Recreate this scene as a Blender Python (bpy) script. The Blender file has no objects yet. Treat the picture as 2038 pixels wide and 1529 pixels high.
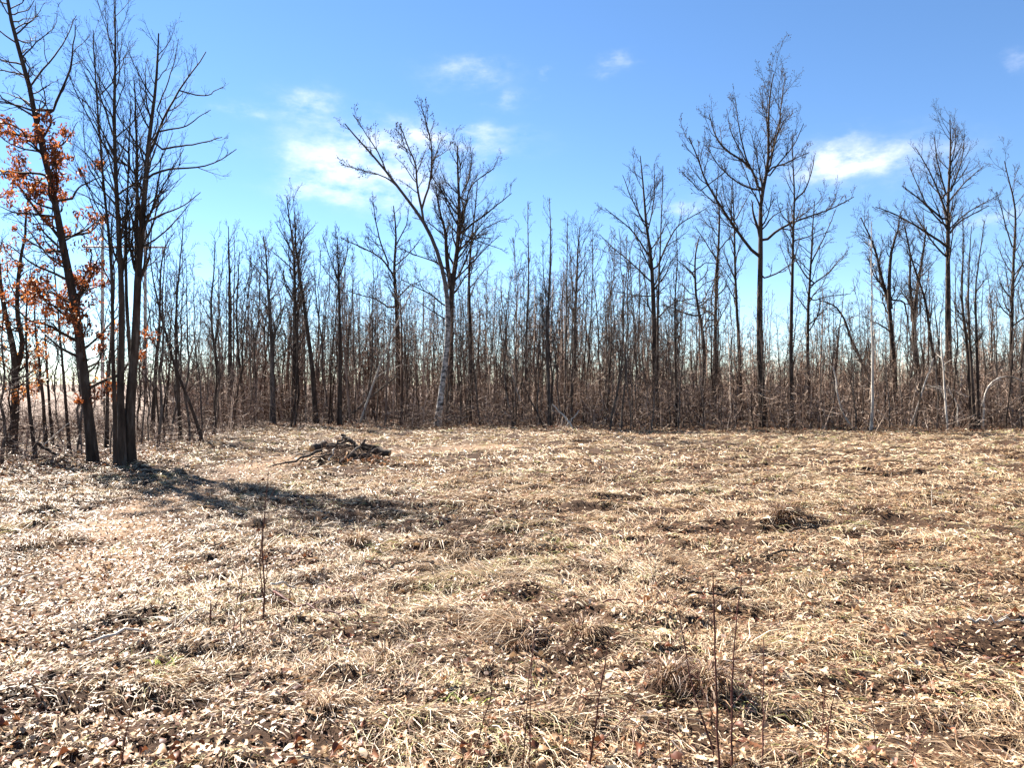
import bpy, math
import numpy as np
from mathutils import Vector
R = math.radians
rng = np.random.default_rng(11)
sc = bpy.context.scene
COL = sc.collection

# ------------------------------------------------------------------ camera
CAM_H, FPX, CX, CY = 1.65, 1530.0, 1019.0, 764.5
cam = bpy.data.cameras.new('camera'); cam_o = bpy.data.objects.new('camera', cam)
COL.objects.link(cam_o); cam_o.location = (0, 0, CAM_H); cam_o.rotation_euler = (R(90), 0, 0)
cam.sensor_width = 36; cam.lens = 36 * FPX / 2038; cam.clip_start = 0.1; cam.clip_end = 6000
sc.camera = cam_o

# ------------------------------------------------------------------ sky, sun, exposure
SUN_EL, SUN_AZ = 41.0, -46.0            # azimuth from the view axis, negative = left
SKY_STRENGTH, SUN_STRENGTH, EXPOSURE = 0.05, 5.0, 2.45
world = bpy.data.worlds.new('World'); sc.world = world; world.use_nodes = True
wt = world.node_tree; wn, wl = wt.nodes, wt.links; wn.clear()
def N(nodes, typ, **kw):
    n = nodes.new(typ)
    for k, v in kw.items(): setattr(n, k, v)
    return n
w_out = N(wn, 'ShaderNodeOutputWorld'); w_bg = N(wn, 'ShaderNodeBackground'); w_bg.inputs[1].default_value = SKY_STRENGTH
wl.new(w_bg.outputs[0], w_out.inputs[0])
sky = N(wn, 'ShaderNodeTexSky', sky_type='NISHITA', sun_disc=False, sun_elevation=R(SUN_EL), sun_rotation=R(SUN_AZ),
        altitude=400, air_density=0.8, dust_density=0.0, ozone_density=2.5)
hsv = N(wn, 'ShaderNodeHueSaturation'); hsv.inputs['Saturation'].default_value = 1.12; hsv.inputs['Value'].default_value = 0.84
wl.new(sky.outputs[0], hsv.inputs['Color'])

def wmath(op, a, b=None, c=None, clamp=False):
    n = N(wn, 'ShaderNodeMath', operation=op, use_clamp=clamp)
    for i, v in enumerate((a, b, c)):
        if v is None: continue
        if isinstance(v, (int, float)): n.inputs[i].default_value = v
        else: wl.new(v, n.inputs[i])
    return n.outputs[0]
w_tc = N(wn, 'ShaderNodeTexCoord'); w_sep = N(wn, 'ShaderNodeSeparateXYZ'); wl.new(w_tc.outputs['Generated'], w_sep.inputs[0])
# azimuth and elevation of the sky direction, bent by noise so that cloud edges fray
az = wmath('ARCTAN2', w_sep.outputs[0], w_sep.outputs[1]); el = wmath('ARCSINE', w_sep.outputs[2])
w_map = N(wn, 'ShaderNodeMapping'); w_map.inputs['Scale'].default_value = (1, 1, 2.2); wl.new(w_tc.outputs['Generated'], w_map.inputs[0])
def wnoise(scale, detail, rough=0.6, off=0):
    m = N(wn, 'ShaderNodeMapping'); m.inputs['Location'].default_value = (off, off * 2, off * 3); wl.new(w_map.outputs[0], m.inputs[0])
    n = N(wn, 'ShaderNodeTexNoise'); n.inputs['Scale'].default_value = scale; n.inputs['Detail'].default_value = detail; n.inputs['Roughness'].default_value = rough
    wl.new(m.outputs[0], n.inputs['Vector']); return n.outputs[0]
n_a, n_b, n_c = wnoise(14, 5), wnoise(16, 5, off=3.7), wnoise(20, 8, 0.62, off=9.1)
az = wmath('ADD', az, wmath('MULTIPLY', wmath('SUBTRACT', n_a, 0.5), 0.13))
el = wmath('ADD', el, wmath('MULTIPLY', wmath('SUBTRACT', n_b, 0.5), 0.06))
CLOUDS = [  # centre and half extents as they stand in the sky (photo pixels turned to angles), strength
    (600, 212, 52, 24, .75), (488, 216, 30, 12, .3), (925, 140, 70, 17, .5), (1022, 195, 26, 17, .35), (1090, 142, 12, 10, .25), (1220, 126, 24, 12, .25),
    (690, 280, 105, 26, .7), (660, 340, 75, 42, 1.0), (790, 345, 110, 34, .75), (800, 275, 60, 30, .7), (910, 277, 110, 20, .75), (810, 400, 70, 26, .95),
    (660, 385, 80, 14, .4), (1735, 315, 100, 27, 1.0), (1650, 330, 60, 20, .6), (1690, 272, 20, 12, .3), (2034, 124, 18, 14, .25), (1375, 410, 45, 15, .5), (1980, 435, 50, 14, .35), (350, 150, 18, 10, .15)]
tot = None
for cx, cy, rx, ry, s in CLOUDS:
    a0 = math.atan((cx - CX) / FPX); e0 = math.atan((CY - cy) / math.hypot(FPX, cx - CX))
    da = wmath('DIVIDE', wmath('SUBTRACT', az, a0), 1.0 * rx / FPX); de = wmath('DIVIDE', wmath('SUBTRACT', el, e0), 1.0 * ry / FPX)
    r2 = wmath('ADD', wmath('MULTIPLY', da, da), wmath('MULTIPLY', de, de))
    g = wmath('MULTIPLY', wmath('EXPONENT', wmath('MULTIPLY', r2, -1.0)), s)
    tot = g if tot is None else wmath('ADD', tot, g)
# the same kind of small clouds, thinly spread, over the rest of the sky
side = wmath('SUBTRACT', 1.0, wmath('MULTIPLY', wmath('SUBTRACT', w_sep.outputs[1], 0.45), 4.0), clamp=True)
gen = wmath('MULTIPLY', wmath('MULTIPLY', wmath('SUBTRACT', wnoise(3.2, 5, off=21), 0.56), 5.0, clamp=True), side)
tot = wmath('ADD', tot, gen)
dens = wmath('MULTIPLY', tot, wmath('MULTIPLY', wmath('SUBTRACT', n_c, 0.33), 2.9, clamp=True), clamp=True)
dens = wmath('MULTIPLY', dens, 0.72)
w_mix = N(wn, 'ShaderNodeMix', data_type='RGBA'); wl.new(dens, w_mix.inputs[0]); wl.new(hsv.outputs[0], w_mix.inputs[6])
w_mix.inputs[7].default_value = (5.9, 5.85, 6.1, 1)
wl.new(w_mix.outputs[2], w_bg.inputs[0])

sun = bpy.data.lights.new('sun', 'SUN'); sun.energy = SUN_STRENGTH; sun.angle = R(0.53); sun.color = (1.0, 0.95, 0.87)
sun_o = bpy.data.objects.new('sun', sun); COL.objects.link(sun_o)
sdir = Vector((math.sin(R(SUN_AZ)) * math.cos(R(SUN_EL)), math.cos(R(SUN_AZ)) * math.cos(R(SUN_EL)), math.sin(R(SUN_EL))))
sun_o.rotation_euler = sdir.to_track_quat('Z', 'Y').to_euler(); sun_o.location = (-20, 20, 40)
vs = sc.view_settings; vs.view_transform = 'Standard'; vs.look = 'None'; vs.gamma = 1; vs.use_curve_mapping = False; vs.exposure = EXPOSURE
sc.cycles.max_bounces = 6; sc.cycles.transparent_max_bounces = 4; sc.cycles.diffuse_bounces = 2

# ------------------------------------------------------------------ helpers
def noise2(x, y, seed=0):
    x = np.asarray(x, float); y = np.asarray(y, float)
    xi = np.floor(x).astype(np.int64); yi = np.floor(y).astype(np.int64); fx = x - xi; fy = y - yi
    fx = fx * fx * fx * (fx * (fx * 6 - 15) + 10); fy = fy * fy * fy * (fy * (fy * 6 - 15) + 10)
    def h(a, b):
        n = (a * 374761393 + b * 668265263 + seed * 1442695041) & 0xffffffff
        n = ((n ^ (n >> 13)) * 1274126177) & 0xffffffff
        n = ((n ^ (n >> 16)) * 2246822519) & 0xffffffff
        return ((n ^ (n >> 15)) & 0xffff) / 65535.0
    a = h(xi, yi); b = h(xi + 1, yi); c = h(xi, yi + 1); d = h(xi + 1, yi + 1)
    return (a * (1 - fx) + b * fx) * (1 - fy) + (c * (1 - fx) + d * fx) * fy

EDGE_PX = [-900, -200, 0, 190, 300, 400, 470, 560, 900, 1300, 1700, 2038, 2400, 3200]
EDGE_D = [13.0, 13.5, 14.2, 15.6, 17.0, 20.5, 27.5, 29.0, 28.6, 26.6, 26.8, 26.2, 26, 26]
def edge_d(px): return np.interp(px, EDGE_PX, EDGE_D)
PATH = np.array([(-4.2, 2.0), (-3.6, 4.6), (-3.9, 7.2), (-4.9, 10.0), (-5.0, 12.5), (-4.9, 15), (-4.2, 17.2), (-2.6, 18.6), (-.2, 20)])
def path_dist(x, y):
    best = np.full(np.shape(x), 1e9)
    for (ax, ay), (bx, by) in zip(PATH[:-1], PATH[1:]):
        dx, dy = bx - ax, by - ay; t = np.clip(((x - ax) * dx + (y - ay) * dy) / (dx * dx + dy * dy), 0, 1)
        best = np.minimum(best, np.hypot(x - ax - t * dx, y - ay - t * dy))
    return best
MOUND = (-3.32, 15.75)
HUMPS = []   # (x, y, r, h) tussock mounds
def ground_h(x, y):
    x = np.asarray(x, float); y = np.asarray(y, float)
    d = np.hypot(x, y); f = np.clip(1.3 - d / 90, 0.0, 1)
    p = np.clip(path_dist(x, y) / 0.9 - 0.2, 0.12, 1)
    h = 0.12 * (noise2(x / 5.5, y / 5.5, 1) - .5) + p * (0.08 * (noise2(x / .95, y / .6, 2) - .5) + 0.12 * (noise2(x / .42, y / .22, 3) - .5) + 0.07 * (noise2(x / .15, y / .10, 4) - .5))
    h = h * f
    for hx, hy, r, hh in HUMPS:
        h = h + hh * np.exp(-((x - hx) ** 2 + (y - hy) ** 2) / (r * r))
    h = h + 0.13 * np.exp(-(((x - MOUND[0]) / .85) ** 2 + ((y - MOUND[1]) / .5) ** 2))
    return h
def unproj(px, py, d): return np.array(((px - CX) / FPX * d, d, CAM_H + (CY - py) / FPX * d))
def base_d(py): return CAM_H * FPX / (py - CY)

for px, py, r, hh in [(1408, 1395, .13, .2), (1330, 1375, .12, .12), (1562, 1052, .16, .22), (1640, 1050, .3, .13), (712, 1092, .12, .17), (1035, 1280, .14, .14), (1165, 1268, .18, .1),
                      (655, 1415, .13, .09), (775, 1318, .12, .1), (70, 1100, .25, .16), (132, 1085, .2, .13), (86, 1022, .2, .17), (1690, 1022, .45, .14), (480, 975, .3, .1), (1985, 905, .3, .2), (1840, 985, .5, .12)]:
    d = base_d(py); HUMPS.append(((px - CX) / FPX * d, d, .8 * r * max(1, d / 6), hh * .62))

def make_mesh(name, V, faces, smooth=False, attrs=None):
    """faces: list of (k, array of shape (m, k))"""
    me = bpy.data.meshes.new(name); V = np.asarray(V, np.float32).reshape(-1, 3)
    faces = [np.asarray(f, np.int32) for f in faces if len(f)]
    me.vertices.add(len(V)); me.vertices.foreach_set('co', V.ravel())
    loops = np.concatenate([f.ravel() for f in faces]); sizes = np.concatenate([np.full(len(f), f.shape[1], np.int32) for f in faces])
    me.loops.add(len(loops)); me.loops.foreach_set('vertex_index', loops)
    me.polygons.add(len(sizes)); me.polygons.foreach_set('loop_start', np.concatenate([[0], np.cumsum(sizes)[:-1]]).astype(np.int32))
    if smooth: me.polygons.foreach_set('use_smooth', np.ones(len(sizes), bool))
    for k, a in (attrs or {}).items():
        at = me.attributes.new(k, 'FLOAT', 'POINT'); at.data.foreach_set('value', np.asarray(a, np.float32))
    me.update(calc_edges=True); return me
def add(name, me, mat, parent=None, loc=None):
    o = bpy.data.objects.new(name, me); COL.objects.link(o)
    if mat is not None and not me.materials: me.materials.append(mat)
    if parent is not None: o.parent = parent
    if loc is not None: o.location = loc
    return o
def tag(o, label=None, cat=None, group=None, kind=None):
    for k, v in (('label', label), ('category', cat), ('group', group), ('kind', kind)):
        if v: o[k] = v
    return o
def empty(name, loc, label, cat, group=None):
    o = bpy.data.objects.new(name, None); COL.objects.link(o); o.location = loc; o.empty_display_size = .2
    return tag(o, label, cat, group)

class Geo:
    """collects vertex and face arrays for one mesh"""
    def __init__(s): s.V, s.F, s.T, s.n = [], {}, [], 0
    def put(s, V, faces, tint=None):
        V = np.asarray(V, float).reshape(-1, 3); s.V.append(V)
        s.T.append(np.zeros(len(V)) if tint is None else np.broadcast_to(tint, (len(V),)) if np.ndim(tint) == 0 else np.asarray(tint).ravel())
        for f in faces: s.F.setdefault(f.shape[1], []).append(np.asarray(f) + s.n)
        s.n += len(V)
    def tubes(s, P, Rr, sides, tint=None, cap=False):
        """P (B,n,3) polylines, Rr (B,n) radii"""
        B, n, _ = P.shape
        if B == 0: return
        T = np.gradient(P, axis=1); T /= np.linalg.norm(T, axis=2, keepdims=True) + 1e-9
        ref = np.where(np.abs(T[:, :1, 2:3]) > .8, np.array([[[1., 0, 0]]]), np.array([[[0, 0, 1.]]]))
        U = np.cross(T, np.broadcast_to(ref, T.shape)); U /= np.linalg.norm(U, axis=2, keepdims=True) + 1e-9
        W = np.cross(T, U); a = np.arange(sides) * 2 * np.pi / sides
        V = P[:, :, None] + Rr[:, :, None, None] * (np.cos(a)[None, None, :, None] * U[:, :, None] + np.sin(a)[None, None, :, None] * W[:, :, None])
        b = np.arange(B)[:, None, None] * n * sides; i = np.arange(n - 1)[None, :, None] * sides; j = np.arange(sides)[None, None, :]; j2 = (j + 1) % sides
        q = np.stack([b + i + j, b + i + j2, b + i + sides + j2, b + i + sides + j], -1).reshape(-1, 4)
        faces = [q]
        if cap:
            k = np.arange(sides)[None]; bb = np.arange(B)[:, None] * n * sides
            faces += [(bb + k)[:, ::-1], bb + (n - 1) * sides + k]
        t = None if tint is None else np.repeat(np.broadcast_to(tint, (B,)), n * sides)
        s.put(V, faces, t)
    def ribbons(s, P, Rr, tint=None):
        """flat twigs for woods too far off to show a twig's thickness"""
        B, n, _ = P.shape
        if B == 0: return
        T = P[:, -1] - P[:, 0]; X = rng.normal(size=(B, 3)); X = np.cross(T, X); X /= np.linalg.norm(X, axis=1, keepdims=True) + 1e-9
        W = X[:, None] * Rr[:, :, None]; V = np.stack([P - W, P + W], 2); b = np.arange(B)[:, None] * n * 2; i = np.arange(n - 1)[None] * 2
        q = np.stack([b + i, b + i + 1, b + i + 3, b + i + 2], -1).reshape(-1, 4); s.put(V, [q], None if tint is None else np.repeat(np.broadcast_to(tint, (B,)), n * 2))
    def build(s, name, mat, parent=None, smooth=True, loc=None):
        me = make_mesh(name, np.concatenate(s.V), [np.concatenate(f) for f in s.F.values()], smooth, {'tint': np.concatenate(s.T)})
        return add(name, me, mat, parent, loc)

def resample(pts, n):
    pts = np.asarray(pts, float); s = np.concatenate([[0], np.cumsum(np.linalg.norm(np.diff(pts, axis=0), axis=1))])
    t = np.linspace(0, s[-1], n); out = np.stack([np.interp(t, s, pts[:, k]) for k in range(3)], 1)
    for _ in range(2): out[1:-1] = .25 * out[:-2] + .5 * out[1:-1] + .25 * out[2:]
    return out
def plen(P): return np.linalg.norm(np.diff(P, axis=1), axis=2).sum(1)
def spawn(P, Rr, count, t0, t1, ang, lr, npts, wander, up, rr=.6, taper=.5, tip=.25, minr=.003, lmin=0.05):
    """children of the branches P: count per parent (array), angle range in degrees, length ratio range"""
    B, n, _ = P.shape; count = np.broadcast_to(np.asarray(count, int), (B,)); idx = np.repeat(np.arange(B), count); M = len(idx)
    if M == 0: return np.zeros((0, npts, 3)), np.zeros((0, npts))
    off = np.concatenate([np.arange(c) for c in count]); t = t0 + (t1 - t0) * (off + rng.random(M)) / np.maximum(count[idx], 1)
    f = t * (n - 1); i = np.minimum(f.astype(int), n - 2); w = (f - i)[:, None]
    p0 = P[idx, i] * (1 - w) + P[idx, i + 1] * w; r0 = Rr[idx, i] * (1 - w[:, 0]) + Rr[idx, i + 1] * w[:, 0]
    T = P[idx, i + 1] - P[idx, i]; T /= np.linalg.norm(T, axis=1, keepdims=True) + 1e-9
    X = rng.normal(size=(M, 3)); X -= (X * T).sum(1, keepdims=True) * T; X /= np.linalg.norm(X, axis=1, keepdims=True) + 1e-9
    a = np.radians(rng.uniform(ang[0], ang[1], M))[:, None]; d = np.cos(a) * T + np.sin(a) * X
    L = np.maximum(plen(P)[idx] * rng.uniform(lr[0], lr[1], M) * (1 - taper * t), lmin); step = L / (npts - 1)
    out = np.zeros((M, npts, 3)); out[:, 0] = p0
    for k in range(1, npts):
        out[:, k] = out[:, k - 1] + d * step[:, None]
        d = d + rng.normal(0, wander, (M, 3)) + np.array([0, 0, up]); d /= np.linalg.norm(d, axis=1, keepdims=True)
    rs = np.maximum(np.minimum(r0 * rr, L * .02 + .004), minr)
    rad = rs[:, None] * np.linspace(1, tip, npts)[None]
    return out, np.maximum(rad, minr * .6)

# ------------------------------------------------------------------ materials
def mat(name):
    m = bpy.data.materials.new(name); m.use_nodes = True; nt = m.node_tree; nt.nodes.clear()
    o = nt.nodes.new('ShaderNodeOutputMaterial'); return m, nt.nodes, nt.links, o
def ramp(nodes, stops):
    r = nodes.new('ShaderNodeValToRGB'); e = r.color_ramp.elements
    while len(e) < len(stops): e.new(0.5)
    for el_, (p, c) in zip(e, stops): el_.position = p; el_.color = (*c, 1)
    return r
def noise_node(nodes, links, scale, detail=4, rough=.6, vec=None, stretch=None):
    n = nodes.new('ShaderNodeTexNoise'); n.inputs['Scale'].default_value = scale; n.inputs['Detail'].default_value = detail; n.inputs['Roughness'].default_value = rough
    if vec is not None:
        if stretch:
            mp = nodes.new('ShaderNodeMapping'); mp.inputs['Scale'].default_value = stretch; links.new(vec, mp.inputs[0]); vec = mp.outputs[0]
        links.new(vec, n.inputs['Vector'])
    return n
def bark_mat(name, stops, scale=9, stretch=(1, 1, .22), bump=.6, rough=.9):
    m, nd, lk, o = mat(name); b = nd.new('ShaderNodeBsdfPrincipled'); b.inputs['Roughness'].default_value = rough; b.inputs['Specular IOR Level'].default_value = .12
    g = nd.new('ShaderNodeNewGeometry'); n1 = noise_node(nd, lk, scale, 6, .65, g.outputs['Position'], stretch); r = ramp(nd, stops); lk.new(n1.outputs[0], r.inputs[0])
    n2 = noise_node(nd, lk, 1.3, 3, .5, g.outputs['Position']); mx = nd.new('ShaderNodeMix'); mx.data_type = 'RGBA'; mx.blend_type = 'MULTIPLY'; mx.inputs[0].default_value = .6
    r2 = ramp(nd, [(.35, (.6, .6, .6)), (.65, (1.15, 1.1, 1.05))]); lk.new(n2.outputs[0], r2.inputs[0]); lk.new(r.outputs[0], mx.inputs[6]); lk.new(r2.outputs[0], mx.inputs[7])
    lk.new(mx.outputs[2], b.inputs['Base Color'])
    bp = nd.new('ShaderNodeBump'); bp.inputs['Strength'].default_value = bump; bp.inputs['Distance'].default_value = .02; lk.new(n1.outputs[0], bp.inputs['Height']); lk.new(bp.outputs[0], b.inputs['Normal'])
    lk.new(b.outputs[0], o.inputs[0]); return m
M_BARK = bark_mat('bark_dark', [(.3, (.018, .012, .009)), (.55, (.062, .045, .034)), (.75, (.14, .113, .092))])
M_BARKG = bark_mat('bark_grey', [(.3, (.035, .027, .022)), (.5, (.1, .08, .066)), (.75, (.24, .205, .175))], scale=12)
M_TWIG = bark_mat('twig_bark', [(.3, (.032, .022, .018)), (.7, (.1, .073, .062))], scale=20, stretch=(1, 1, 1), bump=.2)
M_THICK = None
M_PALE = bark_mat('bleached_wood', [(.3, (.3, .26, .22)), (.7, (.62, .57, .5))], scale=14, bump=.3)
M_LOG = bark_mat('dark_log', [(.3, (.02, .017, .015)), (.6, (.07, .055, .045)), (.8, (.16, .13, .11))], scale=14, bump=.8)  # very dark brown log bark with lighter flecks
M_CUT = bark_mat('cut_wood', [(.3, (.18, .11, .06)), (.7, (.36, .24, .14))], scale=20, stretch=(1, 1, 1), bump=.2)
M_STEM = bark_mat('red_stem', [(.3, (.05, .022, .018)), (.7, (.13, .055, .045))], scale=20, stretch=(1, 1, .4), bump=.1, rough=.6)
M_POST = bark_mat('weathered_pole', [(.3, (.32, .29, .27)), (.7, (.5, .47, .44))], scale=5, bump=.2)
def birch_mat():
    m, nd, lk, o = mat('birch_bark'); b = nd.new('ShaderNodeBsdfPrincipled'); b.inputs['Roughness'].default_value = .75
    g = nd.new('ShaderNodeNewGeometry'); n1 = noise_node(nd, lk, 3.4, 6, .7, g.outputs['Position'], (1.5, 1.5, 3.2)); r = ramp(nd, [(.40, (.02, .016, .013)), (.48, (.16, .14, .12)), (.56, (.46, .42, .37)), (.8, (.62, .58, .53))])
    lk.new(n1.outputs[0], r.inputs[0]); lk.new(r.outputs[0], b.inputs['Base Color'])
    # young wood high in the crown is dark
    sep = nd.new('ShaderNodeSeparateXYZ'); lk.new(g.outputs['Position'], sep.inputs[0]); mr = nd.new('ShaderNodeMapRange'); mr.inputs[1].default_value = 3.6; mr.inputs[2].default_value = 6.0; lk.new(sep.outputs[2], mr.inputs[0])
    mx = nd.new('ShaderNodeMix'); mx.data_type = 'RGBA'; lk.new(mr.outputs[0], mx.inputs[0]); lk.new(r.outputs[0], mx.inputs[6]); mx.inputs[7].default_value = (.06, .045, .035, 1); lk.new(mx.outputs[2], b.inputs['Base Color'])
    lk.new(b.outputs[0], o.inputs[0]); return m
M_BIRCH = birch_mat()
def leafy_mat(name, stops, trans=.35, rough=.5, patch=None, spec=.4):
    """thin dry leaf or blade: colour by its own tint attribute, light passes through"""
    m, nd, lk, o = mat(name); b = nd.new('ShaderNodeBsdfPrincipled'); b.inputs['Roughness'].default_value = rough; b.inputs['Specular IOR Level'].default_value = spec
    at = nd.new('ShaderNodeAttribute'); at.attribute_name = 'tint'; r = ramp(nd, stops); col = r.outputs[0]; val = at.outputs['Fac']
    if patch:
        g = nd.new('ShaderNodeNewGeometry'); n1 = noise_node(nd, lk, patch[0], 4, .6, g.outputs['Position'], (1, 1, .1)); ma = nd.new('ShaderNodeMath'); ma.operation = 'MULTIPLY_ADD'
        su = nd.new('ShaderNodeMath'); su.operation = 'SUBTRACT'; lk.new(n1.outputs[0], su.inputs[0]); su.inputs[1].default_value = .5
        lk.new(su.outputs[0], ma.inputs[0]); ma.inputs[1].default_value = patch[1]; lk.new(val, ma.inputs[2]); val = ma.outputs[0]
    lk.new(val, r.inputs[0]); lk.new(col, b.inputs['Base Color'])
    t = nd.new('ShaderNodeBsdfTranslucent'); lk.new(col, t.inputs[0]); ms = nd.new('ShaderNodeMixShader'); ms.inputs[0].default_value = trans
    lk.new(b.outputs[0], ms.inputs[1]); lk.new(t.outputs[0], ms.inputs[2]); lk.new(ms.outputs[0], o.inputs[0]); return m
M_GRASS = leafy_mat('dry_grass', [(0, (0.04, 0.0152, 0.008)), (0.2, (0.136, 0.0616, 0.0304)), (0.42, (0.296, 0.176, 0.088)), (0.7, (0.44, 0.316, 0.192)), (0.95, (0.528, 0.432, 0.312)), (1, (0.288, 0.272, 0.088))], .2, .55, (1.1, .8))
M_LEAF = leafy_mat('dead_leaf', [(0, (0.056, 0.0176, 0.0096)), (0.2, (0.16, 0.056, 0.024)), (0.4, (0.264, 0.144, 0.068)), (0.65, (0.368, 0.256, 0.156)), (1, (0.48, 0.384, 0.272))], .18, .55, spec=.25)
M_OAKLEAF = leafy_mat('oak_leaf_rust', [(0, (.06, .018, .009)), (.5, (.2, .055, .018)), (.85, (.36, .115, .027)), (1, (.52, .22, .05))], .45, .5)
M_OAKLEAF2 = leafy_mat('withered_leaf', [(0, (.09, .04, .022)), (.6, (.26, .13, .065)), (1, (.46, .2, .07))], .4, .6)
M_TUFT = leafy_mat('tussock_grass', [(0, (0.04, 0.0176, 0.0088)), (0.35, (0.16, 0.08, 0.04)), (0.6, (0.336, 0.224, 0.128)), (1, (0.48, 0.376, 0.248))], .15, .55)
M_GREEN = leafy_mat('green_blade', [(0, (.1, .13, .03)), (1, (.35, .38, .09))], .4, .5)
def ground_mat():
    m, nd, lk, o = mat('field_soil'); b = nd.new('ShaderNodeBsdfPrincipled'); b.inputs['Roughness'].default_value = .95; b.inputs['Specular IOR Level'].default_value = .1
    g = nd.new('ShaderNodeNewGeometry'); P = g.outputs['Position']
    n1 = noise_node(nd, lk, 2.2, 8, .7, P); n2 = noise_node(nd, lk, 26, 6, .7, P)
    r1 = ramp(nd, [(.3, (.016, .009, .005)), (.5, (.04, .022, .013)), (.7, (.1, .06, .037))]); mxn = nd.new('ShaderNodeMix'); mxn.inputs[0].default_value = .55
    lk.new(n1.outputs[0], mxn.inputs[2]); lk.new(n2.outputs[0], mxn.inputs[3]); lk.new(mxn.outputs[0], r1.inputs[0])
    at = nd.new('ShaderNodeAttribute'); at.attribute_name = 'dirt'
    r2 = ramp(nd, [(.3, (.11, .068, .042)), (.5, (.2, .13, .082)), (.68, (.31, .215, .145))]); lk.new(mxn.outputs[0], r2.inputs[0])
    mx = nd.new('ShaderNodeMix'); mx.data_type = 'RGBA'; lk.new(at.outputs['Fac'], mx.inputs[0]); lk.new(r1.outputs[0], mx.inputs[6]); lk.new(r2.outputs[0], mx.inputs[7])
    at2 = nd.new('ShaderNodeAttribute'); at2.attribute_name = 'far'
    r3 = ramp(nd, [(.3, (.13, .09, .07)), (.7, (.22, .165, .13))]); n3 = noise_node(nd, lk, .25, 6, .6, P); lk.new(n3.outputs[0], r3.inputs[0])
    mx2 = nd.new('ShaderNodeMix'); mx2.data_type = 'RGBA'; lk.new(at2.outputs['Fac'], mx2.inputs[0]); lk.new(mx.outputs[2], mx2.inputs[6]); lk.new(r3.outputs[0], mx2.inputs[7])
    lk.new(mx2.outputs[2], b.inputs['Base Color'])
    bp = nd.new('ShaderNodeBump'); bp.inputs['Strength'].default_value = .7; bp.inputs['Distance'].default_value = .03; lk.new(n2.outputs[0], bp.inputs['Height']); lk.new(bp.outputs[0], b.inputs['Normal'])
    lk.new(b.outputs[0], o.inputs[0]); return m
M_SOIL = ground_mat()
def thicket_mat():
    m, nd, lk, o = mat('thicket_bark'); b = nd.new('ShaderNodeBsdfPrincipled'); b.inputs['Roughness'].default_value = .85; b.inputs['Specular IOR Level'].default_value = .12
    at = nd.new('ShaderNodeAttribute'); at.attribute_name = 'tint'; r = ramp(nd, [(0, (.02, .011, .007)), (.4, (.085, .05, .034)), (.75, (.24, .16, .115)), (1, (.55, .43, .34))])  # pale end of the tint stands for stems catching the sun
    g = nd.new('ShaderNodeNewGeometry'); n1 = noise_node(nd, lk, 4, 4, .6, g.outputs['Position'], (1, 1, .4)); ma = nd.new('ShaderNodeMath'); ma.operation = 'MULTIPLY_ADD'; ma.inputs[1].default_value = .5
    su = nd.new('ShaderNodeMath'); su.operation = 'SUBTRACT'; su.inputs[1].default_value = .5; lk.new(n1.outputs[0], su.inputs[0]); lk.new(su.outputs[0], ma.inputs[0]); lk.new(at.outputs['Fac'], ma.inputs[2]); lk.new(ma.outputs[0], r.inputs[0])
    lk.new(r.outputs[0], b.inputs['Base Color']); lk.new(b.outputs[0], o.inputs[0]); return m
M_THICK = thicket_mat()

# ------------------------------------------------------------------ ground: one sheet to the horizon
def graded(a, b, step, far, k=1.18):
    xs = list(np.arange(a, b + step / 2, step)); s = step; x = xs[-1]; up = []
    while x < far: s *= k; x += s; up.append(x)
    s = step; x = xs[0]; dn = []
    while x > -far: s *= k; x -= s; dn.append(x)
    return np.array(dn[::-1] + xs + up)
gx = graded(-8, 8, .11, 2500, 1.06); gy = graded(1.5, 15, .09, 2500, 1.06)
GX, GY = np.meshgrid(gx, gy); GZ = ground_h(GX, GY); nx, ny = len(gx), len(gy)
ii = np.arange(ny - 1)[:, None] * nx + np.arange(nx - 1)[None]; q = np.stack([ii, ii + 1, ii + nx + 1, ii + nx], -1).reshape(-1, 4)
dirt = np.clip(1.3 - path_dist(GX, GY) / .75, 0, 1) * np.clip(noise2(GX / .8, GY / .8, 17) * 1.6, .3, 1); far = np.clip((np.hypot(GX, GY) - 36) / 15, 0, 1)
ground = add('ground', make_mesh('ground', np.stack([GX, GY, GZ], -1), [q], True, {'dirt': dirt.ravel(), 'far': far.ravel()}), M_SOIL)
tag(ground, kind='structure')

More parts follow.
